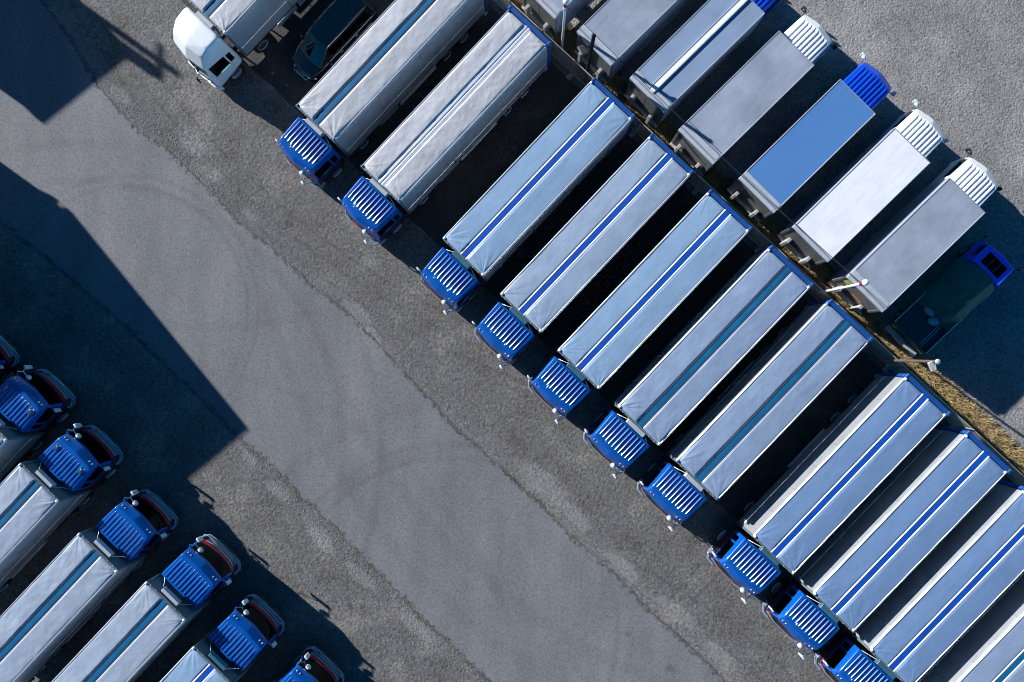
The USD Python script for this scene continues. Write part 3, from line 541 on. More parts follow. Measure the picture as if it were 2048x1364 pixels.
G['guard'] = {s: [tube([(-6.1, s * 1.16, z), (-3.6, s * 1.16, z)], 0.035, 6) for z in (0.55, 0.8)] + [tube([(x, s * 1.16, 0.5), (x, s * 1.16, 0.98)], 0.025, 6) for x in (-6.0, -4.85, -3.7)] for s in (1, -1)}
G['mud'] = [box(x - 0.62, x + 0.62, s * 0.98 - 0.18, s * 0.98 + 0.2, 1.0 - 0.0, 1.0 + 0.0 - 0.03 + 0.028) for x in (-6.9, -8.1) for s in (1, -1)]
G['flap'] = [box(x, x + 0.02, s * 0.95 - 0.28, s * 0.95 + 0.25, 0.25, 0.98) for x in (0.3, -1.6, -8.75) for s in (1, -1)]
G['arch'] = [box(-0.35, 1.55, *sorted((s * 0.8, s * 1.16)), 1.03, 1.07, 0.01) for s in (1, -1)]
G['gapbox'] = cat([box(0.055, 0.255, -0.5, 0.5, 3.28, 3.58, 0.015)]); G['gapstay'] = [tube([(0.06, y, 3.3), (0.15, y, 2.6)], 0.02, 6) for y in (-0.4, 0.4)]
G['hose'] = [tube([(0.1, s * 0.5, 3.35), (0.2, s * 0.75, 3.0), (0.28, s * 1.02, 2.75)], 0.012, 6) for s in (1, -1)]
G['stripe'] = blob([(-BL + 0.03, -0.10, BZ - 0.03), (-BL + 0.03, 0.10, BZ - 0.03), (-0.03, -0.10, BZ - 0.03), (-0.03, 0.10, BZ - 0.03)], 0.035, ICO1)
G['stripe_rise'] = cat([blob([(-BL + 0.03, y - 0.03, BZ - 0.02), (-BL + 0.03, y + 0.03, BZ - 0.02), (-0.03, y - 0.03, BZ - 0.02), (-0.03, y + 0.03, BZ - 0.02)], 0.035, ICO1) for y in (-0.075, 0.075)])
G['trim'] = {s: box(-BL + 0.02, -0.02, *sorted((s * 0.128, s * 0.19)), BZ - 0.06, BZ + 0.016, 0.008) for s in (1, -1)}
G['trim_thin'] = {s: box(-BL + 0.02, -0.02, *sorted((s * 0.135, s * 0.176)), BZ - 0.06, BZ + 0.014, 0.006) for s in (1, -1)}
G['step'] = [box(0.75, 1.25, *sorted((s * 1.0, s * 1.2)), 0.42, 0.47, 0.01) for s in (1, -1)]

def wing_truck(org, head, label, group, canvas='canvas_grey', stripe='stripe_blue', trim='trim_white', cap='trim_white', box_m='grey_box', cab='heavy', paint='blue_paint',
               fold=1.0, wr=1.0, seed=0, extras=(), name='wing_lorry', rear='rear_blue', doors=True, rw=1.235):
    Q = BODY[rw]
    t = thing(name, label, 'lorry', (org[0], org[1], 0), head, group)
    obj('chassis_frame', G['frame'], K['dark_metal'], t)
    for a in G['axle']: obj('axle', a, K['dark_metal'], t)
    for x, dual in ((0.95, 0), (-0.95, 0), (-6.9, 1), (-8.1, 1)):
        for s in (1, -1): wheel(t, x, s * 1.03, 0.5 if x > -5 else 0.47, bool(dual))
    obj('fuel_tank', G['tank'], K['aluminium'], t, 30); obj('tank_cap', G['tank_cap'], K['dark_metal'], t)
    obj('battery_box', G['battery'], K['dark_metal'], t); obj('air_tank', G['air'], K['dark_metal'], t, 30)
    for s in (1, -1):
        for g in G['guard'][s]: obj('side_guard', g, K['galvanised'], t, 40)
    for f in G['flap']: obj('mud_flap', f, K['rubber'], t)
    for f in G['arch']: obj('wheel_arch', f, K['dark_metal'], t)
    for f in G['step']: obj('cab_step', f, K['galvanised'], t)
    obj('body_floor', G['floor'], K['dark_metal'], t); obj('body_core', Q['core'], K['trim_dark'], t)
    obj('front_wall', G['front'], K['front_wall'], t)
    for h in G['hook']: obj('hook', h, K['galvanised'], t, 40)
    for s in (1, -1):
        for p in Q['side'][s]: obj('wing_side_panel', p, K['aluminium'], t, 35)
        for p in G['gate'][s]: obj('side_gate', p, K['aluminium'], t)
        obj('top_rail', Q['rail'][s], K['aluminium_rail'], t)
        obj('roof_cover', roof_sheet(s, seed + 11, fold, wr, rw), K[canvas], t, True)
        obj('stripe_trim', G['trim' if trim == 'trim_white' else 'trim_thin'][s], K[trim], t)
    obj('roof_stripe', G['stripe_rise' if stripe == 'stripe_silver' else 'stripe'], K[stripe], t, 40)
    for c in Q['cap']: obj('corner_cap', c, K[cap], t, 40)
    for c in Q['cap_rear']: obj('corner_cap', c, K[cap], t, 40)
    obj('rear_beam', G['rear_beam'], K[rear], t)
    for p in G['rear_post']: obj('rear_post', p, K[rear], t)
    for p in G['rear_cap']: obj('rear_corner', p, K['rear_blue'], t)
    for p in G['rear_door']:
        d = obj('rear_door', p, K['aluminium'], t)
    for p in G['door_bar']: obj('door_bar', p, K['galvanised'], t, 40)
    obj('rear_bumper', G['rear_bumper'], K['galvanised'], t)
    for p in G['rear_lamp']: obj('rear_lamp', p, K['lamp_red'], t)
    obj('cooling_box', G['gapbox'], K[box_m], t)
    for p in G['gapstay']: obj('box_stay', p, K['dark_metal'], t, 40)
    for p in G['hose']: obj('hose', p, K['galvanised'], t, 40)
    build_cab(t, cab, paint, seed, extras)
    return t

TH, BH, RH = -133.5, 46.6, 44.4
def mid(a, b, h): return (P(*a, h) + P(*b, h)) / 2
ROW = 'wing lorries parked nose out along the fence'
T = [  # front roof corners in the survey, and how each differs
 ((372, -5), (450, 67), dict(label='white high-roofed wing lorry parked beyond the black van', canvas='canvas_grey', stripe='stripe_teal', trim='trim_dark', cab='tall', paint='white_paint', extras=('black mirrors',), fold=1.2)),
 ((592, 211), (669, 282), dict(label='blue-cabbed wing lorry with a teal roof stripe beside the black van', canvas='canvas_grey', stripe='stripe_teal', trim='trim_dark', cap='rear_blue', fold=1.3, wr=1.25, rw=1.185)),
 ((722, 332), (800, 404), dict(label='wing lorry whose grey roof has a silver stripe, wide empty bay on one side', canvas='canvas_grey', stripe='stripe_silver', trim='stripe_silver', cap='rear_blue', fold=1.3, wr=1.5, rw=1.185)),
 ((885, 478), (967, 550), dict(label='wing lorry with blue stripe, the wide empty bay separates it from the silver-striped lorry', canvas='canvas_blue', box_m='teal_box', fold=1.2, wr=0.45)),
 ((1001, 590), (1082, 662), dict(label='blue-striped wing lorry, second in line from the wide empty bay', canvas='canvas_mist', box_m='teal_box', wr=0.55)),
 ((1116, 702), (1198, 776), dict(label='blue-striped wing lorry directly beside the first teal-striped lorry at the middle of the row', canvas='canvas_blue', box_m='teal_box', wr=0.4)),
 ((1235, 815), (1320, 889), dict(label='teal-striped wing lorry parked next to the blue-striped ones, white pole behind it', canvas='canvas_pale', stripe='stripe_teal', trim='trim_dark', wr=0.8, fold=1.1)),
 ((1352, 921), (1437, 1001), dict(label='teal-striped wing lorry with blue corner caps, brown lamp pole behind it', canvas='canvas_pale', stripe='stripe_teal', trim='trim_dark', cap='rear_blue', wr=0.8, fold=1.1)),
 ((1504, 1068), (1590, 1153), dict(label='blue-striped wing lorry next to the second teal-striped one, long silver side sunlit', canvas='canvas_deep', rw=1.185, box_m='teal_box', wr=0.45)),
 ((1624, 1184), (1710, 1267), dict(label='blue-striped wing lorry, middle of the tight trio at the lower right', canvas='canvas_deep', rw=1.185, box_m='teal_box', wr=0.4)),
 ((1738, 1297), (1824, 1380), dict(label='blue-striped wing lorry whose cab is cut by the bottom edge of the photo', canvas='canvas_deep', rw=1.185, box_m='teal_box', wr=0.4)),
 ((1862, 1417), (1948, 1500), dict(label='last wing lorry in the lower right corner, only its roof in view', rw=1.185, canvas='canvas_pale', stripe='stripe_teal', wr=0.6))]
for i, (a, b, kw) in enumerate(T):
    wing_truck(mid(a, b, 3.72), TH, group=ROW, seed=i + 1, **kw)
def b_org(red):
    w = P(*red, 1.42); c, s = math.cos(math.radians(BH)), math.sin(math.radians(BH)); x, y = 1.97, 0.95
    return w - np.array([c * x - s * y, s * x + c * y])
OPP = 'wing lorries parked nose out at the lower left'
B = [((-43, 664), dict(canvas='canvas_cool', label='wing lorry of which only a cab corner shows at the left edge', wr=1.0, stripe='stripe_teal', trim='trim_dark')),
     ((70, 748), dict(canvas='canvas_cool', label='blue lorry cab with gold horns at the left edge, in the deep shadow', stripe='stripe_teal', trim='trim_dark', extras=('horns',), wr=1.1)),
     ((167, 862), dict(canvas='canvas_cool', label='wing lorry with gold horns and a teal stripe, second down the lower left group', stripe='stripe_teal', trim='trim_dark', extras=('horns',), fold=1.3, wr=1.1)),
     ((278, 993), dict(canvas='canvas_cool', label='teal-striped wing lorry without horns, its long roof reaching the lower left corner', stripe='stripe_teal', trim='trim_dark', fold=1.1, wr=1.2)),
     ((405, 1084), dict(canvas='canvas_cool', label='teal-striped wing lorry next to the blue-striped one at the lower left', stripe='stripe_teal', trim='trim_dark', fold=1.2, wr=1.1)),
     ((494, 1206), dict(label='lower left wing lorry with a bright blue stripe, cab shaded at the back', canvas='canvas_blue', box_m='teal_box', fold=1.2, wr=0.45)),
     ((615, 1312), dict(label='blue lorry cab cut by the bottom edge, last of the lower left group', canvas='canvas_blue', box_m='teal_box'))]
for i, (red, kw) in enumerate(B):
    wing_truck(b_org(red), BH, group=OPP, seed=40 + i, **kw)

# ------------------------------------------------------------------ box lorries of the far row (about 8 m)
VL, VW, VZ = 6.15, 1.11, 3.2
V = {}
V['roof'] = box(-VL + 0.04, -0.04, -VW + 0.04, VW - 0.04, VZ - 0.05, VZ - 0.004, 0.01)
V['edge'] = [box(-VL, 0, *sorted((s * VW, s * (VW - 0.045))), VZ - 0.09, VZ + 0.012, 0.012) for s in (1, -1)]
V['edge_end'] = [box(x0, x1, -VW + 0.047, VW - 0.047, VZ - 0.09, VZ + 0.01, 0.01) for x0, x1 in ((-VL, -VL + 0.045), (-0.045, 0))]
V['side'] = {s: [box(-VL / 5 * (k + 1) + 0.006, -VL / 5 * k - 0.006, *sorted((s * (VW - 0.005), s * (VW - 0.04))), 0.95, VZ - 0.095, 0.006) for k in range(5)] for s in (1, -1)}
V['core'] = box(-VL + 0.03, -0.03, -VW + 0.045, VW - 0.045, 0.95, VZ - 0.06)
V['gutter'] = box(-VL - 0.16, -VL - 0.004, -VW, VW, VZ - 0.2, VZ - 0.05, 0.015)
V['frame'] = cat([box(-VL - 0.1, -VL - 0.004, *sorted((s * VW, s * (VW - 0.12))), 0.9, VZ - 0.205, 0.012) for s in (1, -1)])
V['door'] = [box(-VL - 0.07, -VL - 0.02, *sorted((s * 0.01, s * (VW - 0.125))), 0.95, VZ - 0.215, 0.01) for s in (1, -1)]
V['slat'] = [box(-VL - 0.06, -VL - 0.02, -VW + 0.125, VW - 0.125, z, z + 0.14, 0.012) for z in np.arange(0.95, VZ - 0.36, 0.155)]
V['bump'] = [box(-VL - 0.36, -VL - 0.1, s * 0.62 - 0.08, s * 0.62 + 0.08, 0.7, 1.75, 0.02) for s in (1, -1)]
V['sill'] = box(-VL - 0.2, -VL - 0.01, -VW + 0.02, VW - 0.02, 0.72, 0.9, 0.02)
V['lamp'] = [box(-VL - 0.23, -VL - 0.2, *sorted((s * 0.82, s * 1.06)), 0.76, 0.86, 0.008) for s in (1, -1)]
V['rails'] = cat([box(-VL + 0.1, 1.3, s * 0.35 - 0.04, s * 0.35 + 0.04, 0.6, 0.82) for s in (1, -1)] + [box(x, x + 0.1, -0.31, 0.31, 0.62, 0.8) for x in np.arange(-5.6, 1.2, 1.1)])
V['guard'] = {s: [tube([(-4.0, s * 1.04, z), (-1.2, s * 1.04, z)], 0.03, 6) for z in (0.5, 0.72)] for s in (1, -1)}
V['front'] = box(-0.02, 0.0, -VW + 0.05, VW - 0.05, 0.95, VZ - 0.1, 0.005)
V['ridge'] = cat([box(-VL + 0.06, -0.06, -0.12, 0.12, VZ - 0.004, VZ + 0.045, 0.02)])
V['ridge_rail'] = [box(-VL + 0.06, -0.06, *sorted((s * 0.13, s * 0.155)), VZ - 0.004, VZ + 0.06, 0.006) for s in (1, -1)]
V['reartop'] = box(-VL + 0.05, -VL + 0.3, -VW + 0.05, VW - 0.05, VZ - 0.003, VZ + 0.02, 0.008)
def box_lorry(org, label, roof='box_grey', side='box_silver', paint='white_paint', cab=True, ridge=False, slats=False, rearstrip=True, black=False, seed=0, tags=(), edge='aluminium_rail', head=RH):
    t = thing('box_lorry', label, 'lorry', (org[0], org[1], 0), head, 'box lorries beyond the fence')
    obj('chassis_frame', V['rails'], K['dark_metal'], t)
    for x, dual in ((1.1, False), (-4.3, True)):
        for s in (1, -1): wheel(t, x, s * (0.82 if x > 0 else 0.9), 0.4, dual, 'steel_grey')
    obj('body_core', V['core'], K['trim_dark'], t); obj('front_wall', V['front'], K[side], t)
    obj('roof_panel', V['roof'], K[roof], t)
    for e in V['edge'] + V['edge_end']: obj('roof_edge', e, K[edge], t)
    for s in (1, -1):
        for p in V['side'][s]: obj('side_panel', p, K[side], t)
        for g in V['guard'][s]: obj('side_guard', g, K['galvanised'], t, 40)
    if rearstrip: obj('rear_roof_strip', V['reartop'], K['gutter_grey'], t)
    obj('rear_gutter', V['gutter'], K['gutter_grey'], t); obj('rear_frame', V['frame'], K['steel_grey'], t)
    if slats:
        for p in V['slat']: obj('shutter_slat', p, K['steel_grey'], t)
    else:
        for p in V['door']: obj('rear_door', p, K['steel_grey'], t)
    for p in V['bump']: obj('dock_bumper', p, K['dock_grey'], t)
    obj('rear_sill', V['sill'], K['galvanised'], t)
    for p in V['lamp']: obj('rear_lamp', p, K['lamp_red'], t)
    if ridge:
        obj('roof_ridge', V['ridge'], K['trim_white'], t)
        for p in V['ridge_rail']: obj('ridge_rail', p, K['aluminium_rail'], t)
    if 'orange' in tags: obj('orange_strip', box(-VL - 0.085, -VL - 0.074, -0.45, 0.1, 1.7, 1.82), K['orange_plate'], t)
    if 'sticker' in tags: obj('door_sticker', box(-VL - 0.085, -VL - 0.074, 0.55, 0.92, 2.2, 2.7), K['yellow_plate'], t)
    if cab: build_cab(t, 'light', paint, seed, ('black mirrors',) if black else ())
    return t
def r_front(rear, h=VZ, head=RH):
    c = mid(*rear, h); a = math.radians(head); return c + VL * np.array([math.cos(a), math.sin(a)])
box_lorry(r_front(((1045, -40), (1116, 34))), 'box lorry at the top edge beside the first red-tipped white pole', 'box_silver', seed=61, slats=False)
box_lorry(r_front(((1160, 54), (1226, 129))), 'smooth grey-roofed box lorry behind the black lamp pole', 'box_grey', seed=62)
box_lorry(r_front(((1261, 145), (1338, 224))), 'box lorry with a white ridge along its blue-grey roof', 'canvas_pale', paint='deep_blue_paint', ridge=True, seed=63)
box_lorry(mid((1557, 60), (1631, 131), VZ), 'grey-roofed box lorry with a lamp-pole shadow across its roof', 'box_grey', slats=True, black=True, seed=64)
box_lorry(mid((1680, 158), (1753, 227), VZ), 'box lorry with a bright blue roof and blue cab', 'box_blue', paint='deep_blue_paint', seed=65)
box_lorry(mid((1790, 255), (1861, 325), VZ), 'box lorry with a plain white roof and white ribbed cab', 'box_white', seed=66, rearstrip=False)
box_lorry(mid((1900, 356), (1971, 424), VZ), 'grey-roofed box lorry with a white cab, beside the tarped flatbed', 'box_grey', black=True, seed=67, tags=('orange', 'sticker'), slats=True)

# ------------------------------------------------------------------ flatbed with a tarpaulin
fo = P(1972, 540, 1.9)
ang = math.radians(44.0); fx = np.array([math.cos(ang), math.sin(ang)])
rear_c = mid((1775, 643), (1864, 709), 1.25)
FL = 4.15                       # bed length
fb = thing('flatbed_lorry', 'small blue flatbed lorry with a dark green tarpaulin over its load', 'lorry', (rear_c[0], rear_c[1], 0), 44.0)
obj('chassis_frame', cat([box(0.1, FL + 1.4, s * 0.35 - 0.04, s * 0.35 + 0.04, 0.5, 0.72) for s in (1, -1)] + [box(x, x + 0.1, -0.31, 0.31, 0.52, 0.7) for x in (0.4, 1.6, 2.8, 4.0)]), K['dark_metal'], fb)
for x, d in ((1.2, True), (FL + 0.95, False)):
    for s in (1, -1): wheel(fb, x, s * 0.85, 0.36, d, 'steel_grey')
for k in range(9): obj('bed_plank', box(0.05, FL - 0.05, -1.0 + k * 0.223, -1.0 + k * 0.223 + 0.216, 0.86, 0.9, 0.006), K['bed_grey'], fb)
for s in (1, -1):
    obj('side_board', box(0.02, FL - 0.05, *sorted((s * 1.05, s * 1.01)), 0.84, 1.25, 0.01), K['bed_grey'], fb)
    obj('board_rail', tube([(0.02, s * 1.03, 1.27), (FL - 0.05, s * 1.03, 1.27)], 0.02), K['aluminium_rail'], fb, 40)
    for x in np.linspace(0.5, FL - 0.5, 5): obj('board_latch', box(x - 0.05, x + 0.05, *sorted((s * 1.05, s * 1.075)), 0.9, 1.1, 0.008), K['galvanised'], fb)
obj('tail_board', box(-0.02, 0.018, -1.03, 1.03, 0.84, 1.25, 0.01), K['bed_grey'], fb)
obj('tail_rail', box(-0.03, 0.03, -1.03, 1.03, 1.25, 1.29, 0.01), K['brown_pole'], fb)
obj('rear_bumper', box(-0.3, -0.04, -0.95, 0.95, 0.5, 0.66, 0.02), K['galvanised'], fb)
for y in (0.82, -0.82): obj('reflector_plate', box(-0.062, -0.03, y - 0.14, y + 0.14, 0.95, 1.1), K['yellow_plate'], fb)
for y in (0.5, -0.5): obj('rear_lamp', box(-0.33, -0.301, y - 0.12, y + 0.12, 0.53, 0.63), K['lamp_red'], fb)
def tarp():
    nx, ny = 60, 50; x, y = np.meshgrid(np.linspace(0, 1, nx), np.linspace(-1, 1, ny), indexing='ij')
    X = 1.75 + x * 2.42; hw = 1.16 + 0.06 * np.sin(x * 9)
    Y = y * hw
    ridge = 0.85 + (0.62 + 0.38 * x) * 0.72 * (1 - np.abs(y) ** 2.6) * np.clip(x * 5, 0, 1) ** 0.7 + (0.4 + 0.6 * x) * 0.5 * (1 - np.abs(y) ** 6) * np.clip(x * 6, 0, 1)
    q = np.stack([X * 1.3, Y * 1.3, 0 * X], -1).reshape(-1, 3)
    n1 = meshkit.fbm(q).reshape(X.shape); n2 = meshkit.fbm(q * np.array([0.8, 3.5, 1]) + 4).reshape(X.shape)
    Z = ridge + 0.12 * n1 + 0.11 * n2 + 0.09 * np.sin(y * 14 + 3 * n1) * np.abs(y) ** 2
    X = X - 0.22 * np.clip(1 - x * 4, 0, 1) * (0.5 + n2) + 0.05 * n1
    Y = Y + 0.05 * n2
    v = np.stack([X, Y, Z], -1).reshape(-1, 3); i = np.arange(nx * ny).reshape(nx, ny)
    f = np.concatenate([np.stack([i[:-1, :-1], i[1:, :-1], i[1:, 1:]], -1).reshape(-1, 3), np.stack([i[:-1, :-1], i[1:, 1:], i[:-1, 1:]], -1).reshape(-1, 3)])
    low = v.copy(); low[:, 2] -= 0.02
    return trimesh.Trimesh(np.vstack([v, low]), np.vstack([f, f[:, ::-1] + len(v)]), process=False)
# cab of the flatbed
cb = blob(mirror_y([(FL + 0.15, 0.78, 2.02), (FL + 0.12, 0.86, 1.3), (FL + 0.12, 0.88, 0.65), (FL + 1.1, 0.74, 2.0), (FL + 1.45, 0.84, 1.25), (FL + 1.6, 0, 1.25), (FL + 1.5, 0.86, 0.6), (FL + 1.63, 0, 0.6), (FL + 1.18, 0, 2.03)]), 0.05)
cbm = man(cb) - man(blob(mirror_y([(FL + 0.15, 0.78, 2.0), (FL + 0.12, 0.86, 1.3), (FL + 0.12, 0.88, 0.75), (FL + 1.1, 0.74, 1.98), (FL + 1.45, 0.84, 1.25), (FL + 1.6, 0, 1.25), (FL + 1.5, 0.86, 0.75), (FL + 1.63, 0, 0.75)]), 0.015)) \
    - man(box(FL + 0.5, FL + 1.18, -2, 2, 1.32, 1.9)) - man(box(FL + 1.15, FL + 2.5, -0.72, 0.72, 1.35, 1.92)) - man(box(-1, FL + 0.3, -0.65, 0.65, 1.4, 1.9)) - man(box(FL + 0.3, FL + 0.95, -0.55, 0.55, 1.9, 3))
cabp = obj('cab', tri(cbm), K['flatbed_blue'], fb, 32)
obj('roof_window', box(FL + 0.3, FL + 0.95, -0.55, 0.55, 2.025, 2.035), K['privacy_glass'], cabp)
for y in (-0.18, 0.18): obj('roof_bar', tube([(FL + 0.3, y, 2.05), (FL + 0.95, y, 2.05)], 0.02), K['trim_dark'], cabp, 40)
obj('windshield', box(FL + 1.2, FL + 1.21, -0.72, 0.72, 1.35, 1.92), K['privacy_glass'], cabp)
for s in (1, -1): obj('side_window', box(FL + 0.5, FL + 1.16, s * 0.82 - 0.005, s * 0.82 + 0.005, 1.32, 1.88), K['glass'], cabp)
obj('bumper', blob(mirror_y([(FL + 1.45, 0.88, 0.5), (FL + 1.68, 0.5, 0.5), (FL + 1.7, 0, 0.5)]), 0.08, ICO1), K['trim_dark'], cabp, 40)
for s in (1, -1): obj('mirror', ellipsoid((FL + 1.5, s * 1.08, 1.6), (0.05, 0.08, 0.13)), K['trim_dark'], cabp, 40)
for y in (-0.4, 0.4): obj('seat', box(FL + 0.3, FL + 0.8, y - 0.22, y + 0.22, 0.9, 1.1, 0.04), K['interior'], cabp)
c, s = math.cos(ang), math.sin(ang)
def place(m, org, a):
    m = m.copy(); v = np.array(m.vertices); ca, sa = math.cos(a), math.sin(a)
    m.vertices = np.column_stack([org[0] + v[:, 0] * ca - v[:, 1] * sa, org[1] + v[:, 0] * sa + v[:, 1] * ca, v[:, 2]]); return m
tag(obj('tarpaulin', place(tarp(), rear_c, ang), K['tarp_green'], None, True), 'dark green tarpaulin draped over the flatbed load behind the blue cab', 'tarpaulin')
def bag(seed):
    q = trimesh.creation.icosphere(3, 1.0); n = meshkit.fbm(np.array(q.vertices) * 1.4 + seed); q.vertices = q.vertices * (1 + 0.35 * n[:, None]) * np.array([0.17, 0.24, 0.13]); return q
tag(obj('bag', place(moved(bag(3), (1.62, 0.18, 1.02)), rear_c, ang), K['grey_box'], None, 40), 'pale bag on the flatbed, on the side facing the grey box lorry', 'bag')
tag(obj('bag', place(moved(bag(8), (1.42, -0.28, 1.02), 0.8), rear_c, ang), K['grey_box'], None, 40), 'pale crumpled bag on the flatbed, the one closer to the metal bars', 'bag')
for k, y in enumerate((-0.62, -0.74)):
    tag(obj('metal_bar', place(tube([(0.2, y, 0.93), (1.5, y, 0.93)], 0.025), rear_c, ang), K['aluminium_rail'], None, 40), ('inner' if k == 0 else 'outer') + ' of two metal bars lying on the flatbed beside its side board', 'bar')

# ------------------------------------------------------------------ black van
vn = P(600, 150, 0.6); va = math.radians(-133.0); vo = vn - np.array([math.cos(va), math.sin(va)]) * 2.35
van = thing('van', 'black minivan parked between the white lorry and the first blue lorry', 'van', (vo[0], vo[1], 0), -133.0)
low = blob(mirror_y([(2.28, 0.0, 0.62), (2.12, 0.62, 0.62), (1.9, 0.82, 0.6), (2.25, 0, 0.36), (2.05, 0.7, 0.34), (1.75, 0.83, 0.32), (-2.3, 0.8, 0.36), (-2.35, 0.0, 0.36), (-2.3, 0.82, 0.95), (-2.35, 0, 0.95),
                     (1.45, 0.8, 0.93), (1.5, 0, 0.97), (2.0, 0.62, 0.8), (2.05, 0.0, 0.84)]), 0.07)
arch = cat([cyl((x, s * 0.9, 0.33), (0, 1, 0), 0.39, 0.5, 24) for x in (1.42, -1.38) for s in (1, -1)])
lowm = man(soft(low, 4))
for x in (1.42, -1.38):
    for s in (1, -1): lowm = lowm - man(cyl((x, s * 0.9, 0.33), (0, 1, 0), 0.39, 0.5, 24))
vb = obj('body', tri(lowm), K['black_paint'], van, 30)
gp = mirror_y([(1.42, 0.7, 0.98), (1.48, 0, 1.02), (0.55, 0.58, 1.72), (0.62, 0, 1.77), (-2.1, 0.6, 1.74), (-2.16, 0, 1.76), (-2.26, 0.74, 1.0), (-2.3, 0, 1.0), (-0.6, 0.62, 1.76)])
gl = man(soft(blob(gp, 0.06), 4))
inner = man(soft(blob(gp, 0.03), 4))
ws = man(moved(box(-0.6, 0.62, -0.62, 0.62, 0, 2.0), (1.02, 0, 1.4), ry=-0.0)) ^ gl
cut_ws = man(box(0.72, 2.0, -0.6, 0.6, 1.06, 1.66)); sides = man(box(-0.2, 0.62, -2, 2, 1.08, 1.62)) + man(box(-1.15, -0.26, -2, 2, 1.08, 1.62)) + man(box(-1.95, -1.21, -2, 2, 1.1, 1.6)); back = man(box(-4, -2.1, -0.58, 0.58, 1.12, 1.6))
obj('greenhouse', tri(gl - inner - cut_ws - sides - back), K['black_paint'], vb, 30)
shell = man(soft(blob(gp, 0.05), 4)) - man(soft(blob(gp, 0.042), 4))
obj('windshield', tri(shell ^ cut_ws), K['windscreen'], vb, 30)
for x0, x1 in ((-0.2, 0.62), (-1.15, -0.26), (-1.95, -1.21)):
    for sgn in (1, -1): obj('side_window', tri(shell ^ man(box(x0, x1, *sorted((0.2 * sgn, 2 * sgn)), 1.08, 1.62))), K['privacy_glass'], vb, 30)
obj('rear_window', tri(shell ^ back), K['privacy_glass'], vb, 30)
obj('cabin_floor', box(-2.1, 1.3, -0.7, 0.7, 0.98, 1.04), K['interior'], vb)
for x in (0.1, -0.85):
    for y in (0.38, -0.38): obj('seat', cat([box(x - 0.25, x + 0.25, y - 0.24, y + 0.24, 1.04, 1.14, 0.03), box(x - 0.34, x - 0.2, y - 0.24, y + 0.24, 1.1, 1.5, 0.04)]), K['interior'], vb)
for s in (1, -1):
    obj('roof_rail', tube([(0.4, s * 0.6, 1.815), (-1.95, s * 0.6, 1.825)], 0.016), K['trim_dark'], vb, 40)
    obj('door_mirror', blob([(0.95, s * 0.92, 1.08), (0.95, s * 1.0, 1.08)], 0.075, ICO1), K['black_paint'], vb, 40)
    obj('headlight', blob([(2.15, s * 0.45, 0.68), (1.95, s * 0.74, 0.7)], 0.075, ICO1), K['lamp_clear'], vb, 40)
    obj('sill_trim', tube([(1.0, s * 0.895, 0.62), (-1.95, s * 0.895, 0.66)], 0.012), K['aluminium_rail'], vb, 40)
    obj('window_trim', tube([(1.25, s * 0.835, 1.03), (-2.1, s * 0.85, 1.045)], 0.012), K['aluminium_rail'], vb, 40)
    obj('rear_lamp', box(-2.41, -2.34, *sorted((s * 0.66, s * 0.8)), 0.6, 0.85, 0.02), K['lamp_red'], vb)
    for x in (0.05, -1.0): obj('door_handle', box(x, x + 0.2, *sorted((s * 0.885, s * 0.91)), 0.92, 0.95, 0.006), K['aluminium_rail'], vb)
obj('grille', box(2.29, 2.36, -0.42, 0.42, 0.55, 0.66, 0.02), K['chrome'], vb); obj('lower_grille', box(2.2, 2.33, -0.6, 0.6, 0.36, 0.46, 0.02), K['trim_dark'], vb)
for x in (1.42, -1.38):
    for s in (1, -1): wheel(van, x, s * 0.76, 0.33, False, 'aluminium')

# ------------------------------------------------------------------ fence, poles, wire
fl = np.linalg.norm(F1 - F0); NP = 20; PLW = fl / NP
fa = math.atan2(FD[1], FD[0])
fence = thing('fence', 'wire mesh fence on concrete blocks between the two rows of lorries', 'fence', (F0[0], F0[1], 0), math.degrees(fa))
def rod(a, b, r):
    a, b = np.array(a, float), np.array(b, float); d = b - a; u = np.array([0, 1.0, 0]); w = np.cross(d, u); w /= np.linalg.norm(w)
    vs = [p + r * (math.cos(t) * u + math.sin(t) * w) for p in (a, b) for t in (0, 2.094, 4.189)]
    return np.array(vs), np.array([[0, 1, 4], [0, 4, 3], [1, 2, 5], [1, 5, 4], [2, 0, 3], [2, 3, 5]])
def mesh_panel():
    V_, F_ = [], []; k = 0
    for x in np.arange(0.07, PLW - 0.05, 0.075):
        v, f = rod((x, 0, 0.1), (x, 0, 1.76), 0.0075); V_.append(v); F_.append(f + k); k += 6
    for z in np.arange(0.18, 1.75, 0.15):
        v, f = rod((0.03, 0.006, z), (PLW - 0.03, 0.006, z), 0.0075); V_.append(v); F_.append(f + k); k += 6
    return trimesh.Trimesh(np.vstack(V_), np.vstack(F_), process=False)
MP = mesh_panel()
FR = cat([tube([(0.04, 0, 0.09), (0.04, 0, 1.78)], 0.02, 6), tube([(PLW - 0.04, 0, 0.09), (PLW - 0.04, 0, 1.78)], 0.02, 6), tube([(0.04, 0, 1.78), (PLW - 0.04, 0, 1.78)], 0.022, 6), tube([(0.04, 0, 0.09), (PLW - 0.04, 0, 0.09)], 0.02, 6)])
PO = tube([(0, 0, 0.0), (0, 0, 1.85)], 0.03, 10); BK = box(-0.12, 0.12, -0.35, 0.15, 0.0, 0.14, 0.02); ST = tube([(0, -0.28, 0.14), (0, -0.02, 1.1)], 0.018, 6)
for i in range(NP + 1):
    def at(m): return moved(m, (i * PLW, 0, 0))
    if i < NP:
        p = obj('mesh_panel', at(MP), K['galvanised'], fence); obj('panel_frame', at(FR), K['galvanised'], p, 40)
    obj('post', at(PO), K['galvanised'], fence, 40); obj('concrete_block', at(BK), K['concrete'], fence); obj('stay', at(ST), K['galvanised'], fence, 40)

